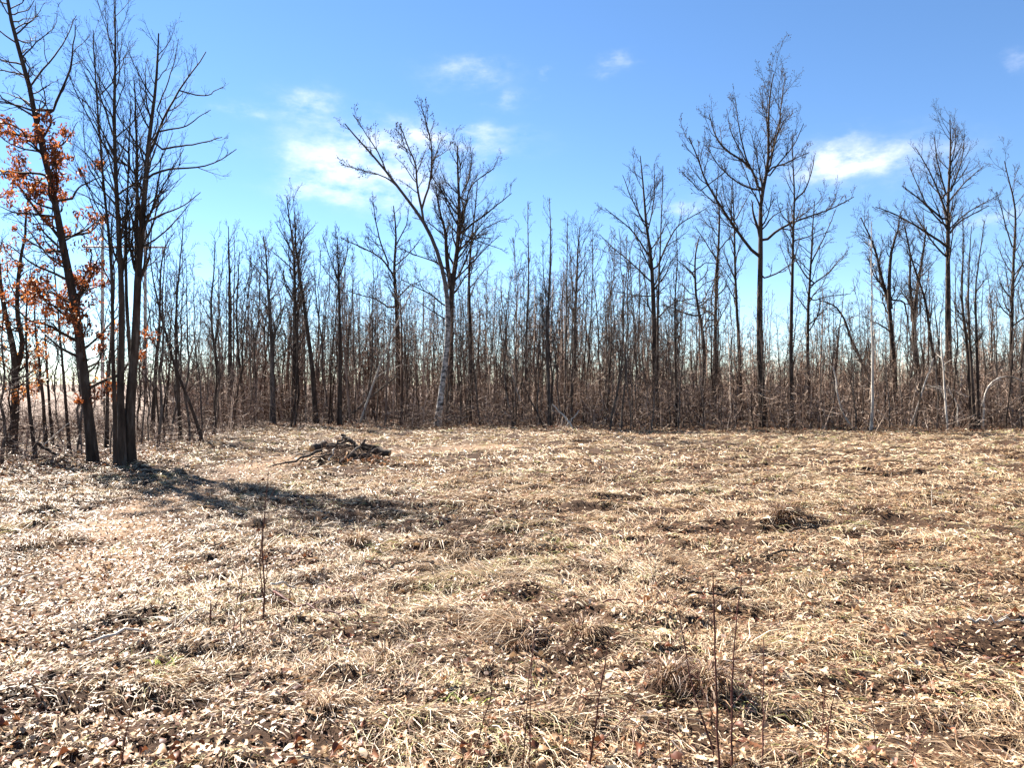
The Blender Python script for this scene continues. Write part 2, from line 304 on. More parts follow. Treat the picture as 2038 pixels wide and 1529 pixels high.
# ------------------------------------------------------------------ matted dry grass
def flow_angle(x, y): return 2.4 * np.pi * (noise2(x / 2.6, y / 2.6, 31) - .5) + 1.6 * (noise2(x / .7, y / .7, 32) - .5)
def scatter(n, d0, d1, power=1.0):
    """points over the field in the camera's field of view plus a margin; power 1 = even over the ground"""
    d = (d0 ** (power + 1) + rng.random(n) * (d1 ** (power + 1) - d0 ** (power + 1))) ** (1 / (power + 1))
    x = rng.uniform(-1, 1, n) * (.72 * d + 1.6); return x, d
def blades(x, y, L, w, pitch, theta, bend):
    n = len(x); z0 = ground_h(x, y) - .004
    dx, dy = np.cos(theta), np.sin(theta); p0 = np.stack([x, y, z0], 1)
    h1 = .5 * L; x1 = x + dx * h1 * np.cos(pitch); y1 = y + dy * h1 * np.cos(pitch); z1 = np.maximum(z0 + h1 * np.sin(pitch), ground_h(x1, y1) + .004)
    th2 = theta + rng.normal(0, .35, n); pt2 = pitch - bend; x2 = x1 + np.cos(th2) * h1 * np.cos(pt2); y2 = y1 + np.sin(th2) * h1 * np.cos(pt2); z2 = np.maximum(z1 + h1 * np.sin(pt2), ground_h(x2, y2) + .006)
    roll = rng.normal(0, .7, n); wv = np.stack([-dy * np.cos(roll), dx * np.cos(roll), np.sin(roll)], 1) * (w / 2)[:, None]
    p1 = np.stack([x1, y1, z1], 1); p2 = np.stack([x2, y2, z2], 1)
    V = np.stack([p0 - wv, p0 + wv, p1 + wv * .85, p1 - wv * .85, p2], 1).reshape(-1, 3); b = np.arange(n)[:, None] * 5
    return V, [b + np.array([[0, 1, 2, 3]]), b + np.array([[3, 2, 4]])]
gg = Geo()
def grass_zone(n, d0, d1, L, w, pitch, power=1.0):
    x, y = scatter(n, d0, d1, power)
    clump = noise2(x / .5, y / .36, 41); pd = path_dist(x, y); inwood = y - edge_d(CX + x / y * FPX)
    dens = np.clip(1.7 * clump - .1, .1, 1.3) * np.clip((pd - .25) / .9, .06, 1) * np.clip(1 - inwood / 3.0, .06, 1)
    leafy = np.clip((x + 1.2) / -3.5, 0, 1) * np.clip((11 - y) / 4, 0, 1); dens *= 1 - .5 * leafy
    k = rng.random(len(x)) < dens; x, y, clump = x[k], y[k], clump[k]; n = len(x)
    th = flow_angle(x, y) + rng.normal(0, .75, n)
    Ls = rng.uniform(*L, n) * (.6 + .8 * clump); ws = rng.uniform(*w, n)
    pt = np.abs(rng.normal(0, 1, n)) * R(pitch) * (.35 + 1.3 * clump)
    V, F = blades(x, y, Ls, ws, np.minimum(pt, 1.35), th, rng.uniform(.25, 1.3, n))
    t = np.clip(rng.normal(.68, .2, n) + .2 * (noise2(x / 1.4, y / 1.4, 55) - .5), 0, .97); dk = rng.random(n) < .12 + .5 * np.clip(noise2(x / .3, y / .2, 57) - .45, 0, 1); t[dk] = rng.uniform(0, .3, dk.sum()); t[rng.random(n) < .012] = 1.0  # dark-brown share of blades stands for shaded gaps in the mat
    gg.put(V, F, np.repeat(t, 5))
grass_zone(190000, 2.2, 7.5, (.07, .25), (.0022, .0055), 10)
grass_zone(170000, 7.5, 14, (.09, .28), (.005, .011), 10)
grass_zone(190000, 14, 30, (.12, .32), (.010, .022), 10)
# crumbs of broken stalks and leaf scraps between the blades
def crumbs(n, d0, d1, size, power=1.0):
    x, y = scatter(n, d0, d1, power); m = len(x); th = rng.uniform(0, 6.28, m); sz = rng.uniform(*size, m); asp = rng.uniform(.2, .8, m); til = rng.normal(0, .35, (m, 2)); c = np.stack([x, y, ground_h(x, y) + rng.uniform(.003, .022, m)], 1)
    u = np.stack([np.cos(th), np.sin(th), til[:, 0]], 1) * sz[:, None]; v = np.stack([-np.sin(th), np.cos(th), til[:, 1]], 1) * (sz * asp)[:, None]
    k = rng.uniform(.5, 1.1, (m, 4, 1)); V = np.stack([c - u * k[:, 0], c + v * k[:, 1], c + u * k[:, 2], c - v * k[:, 3]], 1).reshape(-1, 3); t = rng.uniform(.1, .95, m); dk = rng.random(m) < .35; t[dk] *= .3
    gg.put(V, [np.arange(m)[:, None] * 4 + np.array([[0, 1, 2, 3]])], np.repeat(t, 4))
crumbs(70000, 2.3, 7.5, (.006, .022)); crumbs(35000, 7.5, 14, (.012, .03)); crumbs(15000, 14, 32, (.02, .05))
grass = gg.build('matted_grass', M_GRASS, smooth=False)
tag(grass, 'flattened straw-coloured dry grass covering the whole clearing', 'grass', kind='stuff')

# ------------------------------------------------------------------ fallen leaves
LOBES = [[.015, .1, .05, .2, .08, .25, .1, .19, .02], [.015, .16, .06, .24, .07, .2, .05, .12, .015], [.02, .15, .24, .28, .27, .23, .17, .1, .01], [.015, .09, .06, .15, .07, .17, .08, .13, .02]]
def leaf_shape(kind, S):
    s = np.linspace(0, 1, S); w = np.interp(s, np.linspace(0, 1, 9), LOBES[kind])
    if S < 8: w = np.maximum(w, .12 * np.sin(np.pi * s) + .01)
    return s - .5, w
def leaf_batch(n, S, size, kind):
    """n curled leaves in local space: (n, S*3, 3) vertices and the face pattern"""
    s, w = leaf_shape(kind, S); curl = rng.normal(.6, 1.6, n)[:, None]; arch = rng.normal(.0, .7, n)[:, None]; tw = rng.normal(0, .5, n)[:, None]
    asym = rng.uniform(.75, 1.2, (n, 2))
    def row(sgn, k):
        ww = w[None] * sgn * (asym[:, k:k + 1] if sgn else 1); X = np.broadcast_to(s[None], (n, S)); Y = np.broadcast_to(ww, (n, S)) if sgn else np.zeros((n, S))
        Z = curl * 1.6 * Y * Y + arch * (X * X - .1) + tw * X * Y * 1.5 + (rng.normal(0, .02, (n, S)) if sgn else 0)
        return np.stack([X, Y, Z], -1)
    V = np.stack([row(-1, 0), row(0, 0), row(1, 1)], 2).reshape(n, S * 3, 3) * size[:, None, None]
    i = np.arange(S - 1)[:, None] * 3; F = np.concatenate([i + np.array([[0, 3, 4, 1]]), i + np.array([[1, 4, 5, 2]])]); return V, F
def rot_batch(V, yaw, tx, ty):
    c, s_ = np.cos(tx)[:, None], np.sin(tx)[:, None]; y = V[..., 1] * c - V[..., 2] * s_; z = V[..., 1] * s_ + V[..., 2] * c; x = V[..., 0]
    c, s_ = np.cos(ty)[:, None], np.sin(ty)[:, None]; x, z = x * c + z * s_, -x * s_ + z * c
    c, s_ = np.cos(yaw)[:, None], np.sin(yaw)[:, None]; return np.stack([x * c - y * s_, x * s_ + y * c, z], -1)
def leaf_tint(n): 
    t = np.clip(rng.normal(.64, .2, n), .25, 1); k = rng.random(n); t[k < .25] = rng.uniform(0, .35, (k < .25).sum()); return t  # a quarter tinted dark, painting in shade between the leaves
def leaf_points(n, d0, d1, power=1.0):
    x, y = scatter(n, d0, d1, power); left = np.clip((x + .3 * y - .2) / (-.45 * y), 0, 1)
    dens = np.clip(.25 + .75 * noise2(x / 1.1, y / .9, 61) + .55 * left, 0, 1.2) / 1.2
    k = rng.random(n) < dens; return x[k], y[k]
gl = Geo()
ax_, ay_ = leaf_points(26000, 2.4, 8.2, .8); ordr = np.argsort(ay_); ax_, ay_ = ax_[ordr], ay_[ordr]
inview = np.abs(ax_ / ay_) < .66
near = np.where(inview & (ay_ > 3.2))[0][:300]; rest = np.setdiff1d(np.arange(len(ax_)), near)
def put_leaves(x, y, S, smin, smax, lift):
    n = len(x); kinds = rng.integers(0, 4, n)
    for kd in range(4):
        j = np.where(kinds == kd)[0]; m = len(j)
        if not m: continue
        V, F = leaf_batch(m, S, rng.uniform(smin, smax, m), kd); V = rot_batch(V, rng.uniform(0, 6.28, m), rng.normal(0, .3, m), rng.normal(0, .27, m))
        V += np.stack([x[j], y[j], ground_h(x[j], y[j]) + rng.uniform(.008, lift, m)], 1)[:, None]
        gl.put(V, [(F[None] + (np.arange(m) * S * 3)[:, None, None]).reshape(-1, 4)], np.repeat(leaf_tint(m), S * 3))
rest_n = rest[ay_[rest] < 5.0]; rest_f = rest[ay_[rest] >= 5.0]; put_leaves(ax_[rest_n], ay_[rest_n], 9, .028, .07, .04); put_leaves(ax_[rest_f], ay_[rest_f], 5, .03, .075, .04)
bx_, by_ = leaf_points(30000, 8.2, 16, 1); put_leaves(bx_, by_, 3, .035, .08, .05)
cx_, cy_ = leaf_points(22000, 16, 34, 1); put_leaves(cx_, cy_, 3, .05, .1, .06)
n = 9000; ex = rng.uniform(-200, 2300, n); ed = edge_d(ex) + rng.normal(.8, 1.6, n); xx = (ex - CX) / FPX * ed; V, F = leaf_batch(n, 3, rng.uniform(.08, .14, n), 0); V = rot_batch(V, rng.uniform(0, 6.28, n), rng.normal(0, .4, n), rng.normal(0, .4, n)) + np.stack([xx, ed, ground_h(xx, ed) + rng.uniform(.01, .09, n)], 1)[:, None]
gl.put(V, [(F[None] + (np.arange(n) * 9)[:, None, None]).reshape(-1, 4)], np.repeat(rng.uniform(.05, .5, n), 9))
litter = gl.build('leaf_litter', M_LEAF, smooth=False)
tag(litter, 'bleached and rusty dead leaves strewn over the dry grass', 'leaf litter', kind='stuff')
# the leaves nearest the viewer, one object each, lying on the ground
protos = []
for k in range(16):
    V, F = leaf_batch(1, 9, np.array([1.0]), k % 4); protos.append(make_mesh('leaf', V[0], [F], False, {'tint': np.full(27, leaf_tint(1)[0])})); protos[-1].materials.append(M_LEAF)
for j in near:
    o = bpy.data.objects.new('leaf', protos[rng.integers(16)]); COL.objects.link(o); o.parent = ground
    s = rng.uniform(.05, .085); o.scale = (s, s, s); o.location = (ax_[j], ay_[j], float(ground_h(ax_[j], ay_[j])) + rng.uniform(.02, .06)); o.rotation_euler = (rng.normal(0, .3), rng.normal(0, .25), rng.uniform(0, 6.28))

# ------------------------------------------------------------------ trees
def px_line(pts, d, n, sway=.25, d_end=None):
    """photo polyline standing at distance d, leaning through d_end at its far end, with a little depth of its own"""
    m = len(pts); dd = np.linspace(d, d if d_end is None else d_end, m); return resample([unproj(px, py, q_) for (px, py), q_ in zip(pts, dd)], n)
def bud_geo(g, P, size):
    """little buds on the twig ends"""
    tip = P[:, -1]; m = len(tip)
    if not m: return
    o = np.array([[0, 0, 1.2], [1, 0, 0], [-.5, .87, 0], [-.5, -.87, 0], [0, 0, -1.2]]) * size
    V = tip[:, None] + o[None] * rng.uniform(.6, 1.3, m)[:, None, None]; F = np.array([[0, 1, 2], [0, 2, 3], [0, 3, 1], [4, 2, 1], [4, 3, 2], [4, 1, 3]])
    g.put(V, [(F[None] + (np.arange(m) * 5)[:, None, None]).reshape(-1, 3)])
def leaves_on(g, P, per, smin, smax, tint, lim=None):
    idx = np.repeat(np.arange(len(P)), per); m = len(idx); f = rng.random(m)[:, None]; c = P[idx, -2] * (1 - f) + P[idx, -1] * f + rng.normal(0, .05, (m, 3))
    if lim is not None:
        k = lim(c); c = c[k]; m = len(c)
    if not m: return
    V, F = leaf_batch(m, 4, rng.uniform(smin, smax, m), 1); V = rot_batch(V, rng.uniform(0, 6.28, m), rng.normal(0, .9, m), rng.uniform(-.2, 1.6, m)); V += c[:, None]
    g.put(V, [(F[None] + (np.arange(m) * 12)[:, None, None]).reshape(-1, 4)], np.repeat(np.clip(rng.normal(tint, .2, m), 0, 1), 12))

def hero(name, label, cat, stems, limbs=(), d=None, mat_=None, group=None, n1=16, n2=5, n3=4, t0=.35, ang=(25, 55), len1=.22, up1=.16, w1=.10, wig=.16, twig=.0055, foliage=None, buds=.012, limb_n=5, taper1=.55, crown_ang=(18, 45)):
    """stems: list of (pixel polyline from the base up, width in px at the base, width at the top); limbs: (polyline, width)"""
    mt = mat_ or M_BARK; bpx, bpy_ = stems[0][0][0]; d = d or base_d(bpy_)
    bx, by = (bpx - CX) / FPX * d, d; root = empty(name, (bx, by, float(ground_h(bx, by)) - .02), label, cat, group); ro = np.array(root.location)
    allP, allR = [], []
    trunks, limbsP = [], []
    for k, (pts, wb, wt_) in enumerate(stems):
        dk = d + (0 if k == 0 else rng.uniform(-.25, .35)); P = px_line(pts, dk, 22, d_end=dk + rng.uniform(-.4, .6))
        P[0, 2] = float(ground_h(P[0, 0], P[0, 1])) - .15 if k == 0 or pts[0][1] > 800 else P[0, 2]
        s = np.linspace(0, 1, 22); rad = (wb * (1 - s) ** .9 + wt_ * (1 - (1 - s) ** .9)) * d / FPX / 2; rad = rad * (1 + .07 * (rng.random(22) - .5))
        rad[0] *= 1.35; rad[1] *= 1.1
        P[3:] += np.cumsum(rng.normal(0, .012 * wig * 6, (19, 3)) * np.array([1, 1, .0]), 0) * .5
        g = Geo(); g.tubes(P[None] - ro, rad[None], 9); g.build('trunk', mt, root); trunks.append((P, rad)); allP.append(P); allR.append(rad)
    for pts, w in limbs:
        P0 = px_line(pts, d, 12)   # fasten the limb to the nearest stem point
        best = min(((np.linalg.norm(P[i] - P0[0]), P[i]) for P, _ in trunks + limbsP for i in range(len(P))), key=lambda t: t[0])
        sh = best[1] - P0[0]; Lp = np.linalg.norm(P0[-1] - P0[0]); dy = rng.uniform(-.5, .5) * Lp * np.linspace(0, 1, 12) ** 1.1
        P0[:, 1] += dy + sh[1]; k_ = (P0[:, 1:2] / np.maximum(P0[:, 1:2] - dy[:, None], .1)); P0[:, 0] *= k_[:, 0]; P0[:, 2] = CAM_H + (P0[:, 2] - CAM_H) * k_[:, 0]; P0[0] = best[1]
        rad = np.linspace(w, w * .25 + .35, 12) * d / FPX / 2
        P0[2:] += np.cumsum(rng.normal(0, .03 * wig * 4, (10, 3)), 0) * .5
        g = Geo(); g.tubes(P0[None] - ro, rad[None], 6); g.build('limb', mt, root); limbsP.append((P0, rad))
    crown = Geo(); tw_r = twig * max(.75, d / 28)
    lv1P, lv1R = [], []
    for P, rad in trunks:
        p, r = spawn(P[None], rad[None], [n1], t0, .985, ang, (len1 * .55, len1 * 1.35), 9, wig * .8, up1, .5, taper1, .25, tw_r); crown.tubes(p - ro, r, 4); lv1P.append(p); lv1R.append(r)
    if limbsP:
        LP = np.stack([p for p, _ in limbsP]); LR = np.stack([r for _, r in limbsP]); cnt = np.maximum(2, (plen(LP) * limb_n / 2.2).astype(int))
        p, r = spawn(LP, LR, cnt, .2, .98, crown_ang, (.16, .5), 9, wig * .8, up1, .6, .5, .25, tw_r); crown.tubes(p - ro, r, 4); lv1P.append(p); lv1R.append(r)
    P1 = np.concatenate(lv1P); R1 = np.concatenate(lv1R)
    c2 = np.maximum(1, np.round(n2 * plen(P1) / max(plen(P1).mean(), .1))).astype(int); P2, R2 = spawn(P1, R1, c2, .15, .97, (18, 48), (.25, .55), 5, wig, up1 * .8, .6, .45, .4, tw_r * .9); crown.tubes(P2 - ro, R2, 3)
    P3, R3 = spawn(P2, R2, n3, .15, .97, (18, 50), (.3, .65), 3, wig * 1.2, up1 * .6, .7, .4, .5, tw_r * .75, .12); crown.tubes(P3 - ro, R3, 3)
    if buds: bud_geo(crown, P3 - ro, buds * max(.7, d / 30)); bud_geo(crown, P2 - ro, buds * max(.7, d / 30))
    crown.build('crown', mt if mt is not M_BIRCH else M_TWIG, root)
    if foliage:
        fg = Geo(); tint, per, lo, hi, s0, s1 = foliage
        T0 = trunks[0][0]; lim = lambda c: (c[:, 2] > lo) & (c[:, 2] < hi) & (noise2(c[:, 0] * 2.8, c[:, 2] * 2.8, 77) > np.where(np.abs(c[:, 0] - .12 - np.interp(c[:, 2], T0[:, 2], T0[:, 0])) < .7, .3, .7))
        leaves_on(fg, P3, per, s0, s1, tint, lim); leaves_on(fg, P2, per, s0, s1, tint, lim); fg.V = [v - ro for v in fg.V]
        o = fg.build('foliage', M_OAKLEAF, root, smooth=False); o['kind'] = 'stuff'
    return root

# --- near group on the left
hero('oak_tree', 'tall leaning oak with rusty dead leaves clinging along its trunk', 'tree',
     [([(187, 922), (176, 828), (167, 738), (155, 637), (140, 558), (128, 504), (121, 458), (108, 392), (95, 333), (78, 278), (70, 229), (59, 170), (49, 124), (36, 92), (24, 49), (16, 0), (10, -50)], 20, 5)],
     [([(77, 222), (97, 187), (115, 150), (124, 131), (131, 78), (138, 40)], 6), ([(72, 294), (50, 282), (30, 275), (0, 245)], 5), ([(127, 490), (82, 448), (33, 386), (0, 337)], 8), ([(124, 396), (150, 368), (180, 347), (209, 337)], 5),
      ([(69, 226), (43, 203), (0, 177)], 5), ([(135, 540), (100, 515), (60, 470), (40, 440)], 5), ([(145, 590), (180, 575), (220, 560)], 4), ([(155, 640), (120, 640), (85, 630)], 3), ([(165, 720), (190, 705), (205, 690)], 3), ([(170, 790), (200, 795), (215, 800)], 3), ([(170, 800), (150, 805), (138, 798)], 3), ([(52, 135), (80, 100), (110, 60), (140, 10)], 4)],
     n1=74, n2=4, n3=3, t0=.14, ang=(45, 85), len1=.13, up1=.04, wig=.24, foliage=(.55, 9, 1.25, 7.2, .065, .12), taper1=.3, crown_ang=(30, 65), twig=.005)
hero('oak_tree', 'two-stemmed oak with bright orange leaves low on its trunk', 'tree',
     [([(25, 905), (30, 792), (27, 702), (8, 640), (-4, 560), (-10, 480)], 17, 5), ([(30, 740), (47, 695), (36, 630), (38, 576), (45, 518), (56, 468), (62, 400)], 11, 3)],
     [([(30, 770), (55, 762), (80, 760), (98, 766)], 3), ([(28, 740), (0, 725), (-30, 715)], 3), ([(38, 560), (60, 545), (82, 540)], 3), ([(38, 600), (15, 560), (5, 520)], 3)],
     n1=30, n2=4, n3=3, t0=.2, ang=(45, 85), len1=.2, up1=.03, wig=.22, foliage=(.75, 3, 1.2, 5.0, .06, .11), crown_ang=(30, 65), twig=.005)
hero('maple_tree', 'large multi-trunked grey maple forking low beside the leafy oak', 'tree',
     [([(260, 930), (257, 846), (262, 756), (270, 680), (272, 600), (276, 518), (283, 450), (291, 360), (296, 294), (304, 229), (312, 180), (317, 114), (316, 65)], 21, 2.5),
      ([(243, 908), (240, 740), (243, 640), (241, 560), (236, 440), (230, 327), (226, 262), (229, 164), (230, 98), (228, 33), (228, -4)], 15, 2.2),
      ([(231, 900), (226, 740), (224, 600), (221, 520), (213, 440), (204, 350), (196, 250), (190, 150), (185, 60)], 9, 1.8),
      ([(262, 740), (256, 675), (252, 600), (250, 520), (249, 440), (253, 360), (256, 280), (258, 200)], 8, 1.6),
      ([(273, 540), (272, 470), (274, 400), (274, 327), (270, 230), (268, 160)], 9, 2)],
     [([(296, 330), (317, 288), (327, 252), (353, 209), (373, 173), (402, 144), (422, 111)], 6), ([(296, 360), (322, 343), (360, 340), (392, 338), (425, 335), (458, 317), (481, 301)], 5), ([(314, 301), (343, 296), (392, 291), (445, 276)], 4.5),
      ([(327, 260), (376, 247), (396, 226), (419, 216)], 3.5), ([(374, 180), (402, 180), (432, 160)], 3), ([(285, 452), (327, 432), (376, 419), (409, 389)], 4.5), ([(283, 500), (320, 470), (360, 430), (385, 400)], 4),
      ([(233, 400), (200, 345), (170, 300), (140, 280)], 4), ([(233, 440), (190, 400), (160, 380), (125, 365)], 4), ([(228, 290), (205, 220), (185, 160), (150, 110)], 4), ([(230, 330), (190, 270), (150, 190), (135, 150)], 4), ([(228, 180), (245, 130), (252, 70)], 2.5), ([(304, 230), (325, 180), (345, 120), (350, 75)], 3)],
     n1=30, n2=5, n3=3, t0=.38, ang=(22, 50), len1=.22, up1=.1, wig=.13, twig=.0048, buds=.008)

# --- the trees along the far edge of the clearing
T = []
hero('birch_tree', 'crooked white birch leaning left over the crown of its dark neighbour', 'tree',
     [([(870, 850), (879, 776), (888, 704), (893, 632), (888, 571), (878, 523), (868, 491), (855, 458), (842, 435), (816, 402), (793, 373), (764, 334), (741, 304), (708, 275), (685, 245)], 13, 2.2)],
     [([(764, 330), (747, 288), (731, 268), (712, 235), (702, 222)], 3), ([(774, 353), (738, 340), (710, 335), (685, 327)], 3), ([(842, 432), (837, 406), (826, 363), (828, 317), (806, 291), (803, 262), (790, 242)], 5.5), ([(838, 408), (855, 373), (859, 334), (862, 301), (854, 265), (846, 232), (836, 209)], 5), ([(826, 365), (810, 335), (790, 318)], 2.2), ([(860, 330), (885, 310), (900, 300)], 2.2)],
     mat_=M_BIRCH, n1=8, n2=4, n3=4, t0=.55, len1=.1, limb_n=7, buds=.02, ang=(20, 50), up1=.1, wig=.2)
hero('maple_tree', 'dark forked maple with a broad twiggy crown against the white birch', 'tree',
     [([(892, 842), (896, 704), (898, 620), (899, 563), (909, 513), (911, 474), (914, 425), (911, 363), (909, 291)], 17, 2.5), ([(898, 575), (888, 513), (886, 461), (875, 420), (868, 370)], 10, 2)],
     [([(912, 474), (926, 410), (934, 363), (985, 330)], 5), ([(914, 466), (940, 440), (967, 425), (1019, 383)], 5), ([(895, 615), (855, 585), (797, 556)], 4), ([(893, 640), (860, 620), (829, 599)], 3.5), ([(900, 560), (930, 530), (960, 500), (990, 470)], 4), ([(912, 430), (885, 390), (860, 350), (850, 320)], 4), ([(911, 400), (930, 360), (940, 310), (935, 290)], 3.5), ([(900, 545), (870, 520), (820, 505), (790, 490)], 3.5), ([(905, 520), (950, 460), (980, 440), (1010, 430)], 3.5), ([(886, 470), (850, 440), (820, 430)], 3), ([(912, 460), (960, 480), (1000, 490)], 3)],
     n1=22, n2=6, n3=4, t0=.45, ang=(22, 50), len1=.28, up1=.13, limb_n=6)
hero('maple_tree', 'slim dark tree rising just right of the birch and its neighbour', 'tree', [([(938, 840), (937, 670), (932, 540), (938, 480), (945, 420), (950, 360)], 9, 1.5)], n1=16, t0=.5, len1=.25, n2=4)
hero('maple_tree', 'narrow-crowned maple whose top stands highest between the maple group and the birch', 'tree', [([(584, 838), (586, 704), (586, 596), (584, 517), (581, 470), (573, 423), (570, 391)], 11, 1.6)],
     [([(584, 510), (565, 470), (545, 440)], 3), ([(584, 520), (605, 470), (625, 445)], 3), ([(585, 540), (550, 505), (520, 485)], 3)], n1=26, n2=5, t0=.42, len1=.24, ang=(18, 40), up1=.14)
hero('maple_tree', 'straight trunk tilting left toward the tall narrow-crowned maple', 'tree', [([(629, 845), (620, 722), (609, 632), (599, 560), (588, 488), (588, 412)], 11, 1.6)], n1=18, n2=5, t0=.45, len1=.22, ang=(18, 42))
hero('maple_tree', 'fuzzy-crowned grey tree left of the tall narrow maple', 'tree', [([(543, 845), (541, 668), (534, 596), (530, 506), (525, 470)], 12, 1.5)], n1=26, n2=6, t0=.3, len1=.26, mat_=M_BARKG)
hero('maple_tree', 'single-trunked tree with a small broom-like crown', 'tree', [([(676, 848), (676, 704), (674, 596), (674, 553), (672, 510), (670, 470)], 10, 1.5)],
     [([(674, 556), (655, 510), (640, 470)], 3), ([(674, 556), (690, 510), (692, 470)], 3), ([(674, 570), (648, 540), (634, 515)], 2.5)], n1=18, n2=5, t0=.68, len1=.16, ang=(15, 38))
hero('oak_tree', 'spreading oak with a long bare limb reaching left', 'tree', [([(795, 832), (789, 668), (786, 596), (782, 524), (789, 481), (786, 445), (783, 410)], 13, 1.8)],
     [([(779, 542), (757, 509), (714, 488), (681, 472)], 4), ([(779, 617), (750, 596), (706, 585), (690, 580)], 4), ([(778, 538), (757, 481), (746, 423), (741, 391)], 4), ([(788, 490), (810, 450), (815, 410)], 3), ([(786, 530), (820, 500), (840, 470)], 3), ([(787, 600), (815, 570), (840, 560)], 3)], n1=18, n2=5, t0=.4, len1=.2, wig=.24, ang=(30, 70))
for lab, pts, w in [('first of three pole-thin trees standing clear of the central thicket', [(1045, 835), (1048, 652), (1053, 550), (1051, 465), (1051, 400)], 6), ('tallest of three pole-thin trees above the central thicket', [(1094, 850), (1089, 652), (1096, 550), (1097, 465), (1094, 394)], 8),
                    ('third pole-thin tree rising out of the central thicket', [(1124, 845), (1126, 652), (1128, 540), (1130, 431)], 5)]:
    hero('maple_tree', lab, 'tree', [(pts, w, 1.1)], n1=22, n2=3, n3=3, t0=.35, len1=.1, ang=(20, 45), up1=.12, mat_=M_BARKG)
hero('maple_tree', 'short dark trunk right of the three pole-thin trees', 'tree', [([(1145, 835), (1146, 700), (1147, 618), (1150, 543), (1150, 490), (1155, 450)], 10, 1.6)], n1=20, n2=5, t0=.5, len1=.28, wig=.2)
hero('maple_tree', 'broad bare tree at the centre right with a broken side stub', 'tree', [([(1303, 840), (1303, 686), (1300, 584), (1296, 499), (1286, 455), (1283, 400), (1280, 359), (1275, 310)], 14, 1.6)],
     [([(1304, 543), (1323, 492), (1344, 448), (1398, 417)], 4.5), ([(1297, 564), (1262, 530), (1218, 496), (1191, 468)], 4), ([(1294, 516), (1252, 455), (1204, 417)], 4), ([(1288, 460), (1300, 410), (1300, 330)], 3), ([(1285, 450), (1255, 400), (1238, 350)], 3), ([(1299, 590), (1270, 590), (1215, 580)], 3), ([(1302, 640), (1340, 600), (1385, 590)], 3.5), ([(1297, 505), (1291, 480), (1289, 445)], 5)], n1=18, n2=5, t0=.4, len1=.2, ang=(28, 60), up1=.1)
hero('maple_tree', 'slender pole tree touching the broad tree at centre right', 'tree', [([(1308, 848), (1309, 720), (1310, 618), (1314, 500), (1317, 400), (1318, 330)], 6.5, 1.1)], n1=18, n2=3, t0=.4, len1=.12, ang=(20, 45))
hero('maple_tree', 'thin straight tree between the broad tree and the crooked one', 'tree', [([(1347, 850), (1344, 700), (1344, 601), (1349, 499), (1347, 450)], 5.5, 1.2)], n1=18, n2=4, t0=.4, len1=.16)
hero('oak_tree', 'crooked tree with gnarled limbs bent left', 'tree', [([(1397, 842), (1402, 686), (1388, 618), (1381, 550), (1383, 505), (1390, 470)], 10, 2)], [([(1392, 630), (1365, 622), (1340, 611), (1317, 603)], 4), ([(1383, 545), (1360, 520), (1345, 510)], 3), ([(1382, 540), (1405, 520), (1440, 530)], 3)], n1=16, n2=5, t0=.45, len1=.3, wig=.32, ang=(35, 75), up1=.04)
hero('maple_tree', 'dark trunk with its top broken off short of the tallest tree', 'tree', [([(1419, 835), (1424, 686), (1425, 550), (1431, 481), (1433, 428), (1430, 400)], 9, 3)], [([(1428, 520), (1400, 480), (1378, 450)], 3), ([(1428, 500), (1455, 470), (1475, 450)], 3)], n1=16, n2=5, t0=.42, len1=.24, ang=(30, 65), wig=.22)
hero('maple_tree', 'tree whose crown meets the left limbs of the tallest tree', 'tree', [([(1474, 838), (1473, 720), (1466, 600), (1463, 500), (1463, 440), (1459, 355)], 8.5, 1.5)], [([(1463, 450), (1440, 400), (1432, 350)], 2.5), ([(1462, 440), (1485, 400), (1495, 380)], 2.5)], n1=22, n2=5, t0=.45, len1=.22, ang=(20, 48))
hero('maple_tree', 'tallest tree of the far edge, wide crown of rising limbs', 'tree',
     [([(1520, 850), (1513, 753), (1511, 620), (1513, 531), (1514, 481), (1513, 434), (1511, 387), (1522, 365), (1532, 340), (1529, 277), (1529, 198), (1541, 145)], 16, 1.6)],
     [([(1511, 390), (1510, 365), (1494, 327), (1453, 305), (1428, 283), (1412, 224)], 6), ([(1530, 345), (1538, 302), (1554, 252), (1554, 214), (1565, 150)], 4.5), ([(1512, 516), (1481, 484), (1459, 447), (1431, 403), (1400, 359), (1384, 296), (1372, 277)], 6.5), ([(1512, 380), (1472, 368), (1431, 333), (1406, 290)], 4), ([(1513, 468), (1500, 434), (1494, 399)], 7),
      ([(1515, 490), (1535, 465), (1572, 443), (1635, 421), (1667, 409), (1698, 390)], 6), ([(1513, 556), (1550, 544), (1594, 512)], 4), ([(1530, 335), (1565, 325), (1590, 310), (1612, 300)], 4), ([(1515, 460), (1535, 430), (1565, 415)], 3.5), ([(1494, 327), (1480, 280), (1470, 220), (1468, 190)], 3.5), ([(1494, 327), (1460, 260), (1450, 210)], 3), ([(1525, 360), (1545, 330), (1580, 290), (1598, 245)], 3.5), ([(1400, 380), (1375, 355), (1362, 340)], 2.5)],
     n1=20, n2=5, n3=4, t0=.55, len1=.2, ang=(18, 42), up1=.14, limb_n=6, buds=.018)
hero('maple_tree', 'straight tree next to the tallest one, forking two thirds up', 'tree', [([(1576, 850), (1573, 665), (1576, 531), (1578, 442), (1582, 389), (1579, 355), (1576, 300), (1578, 260)], 9.5, 1.3)], [([(1582, 395), (1601, 384), (1616, 340), (1620, 310)], 3.5), ([(1576, 480), (1610, 470), (1640, 455)], 3), ([(1577, 450), (1550, 420), (1545, 390)], 2.5)], n1=18, n2=5, t0=.5, len1=.17, ang=(20, 50))
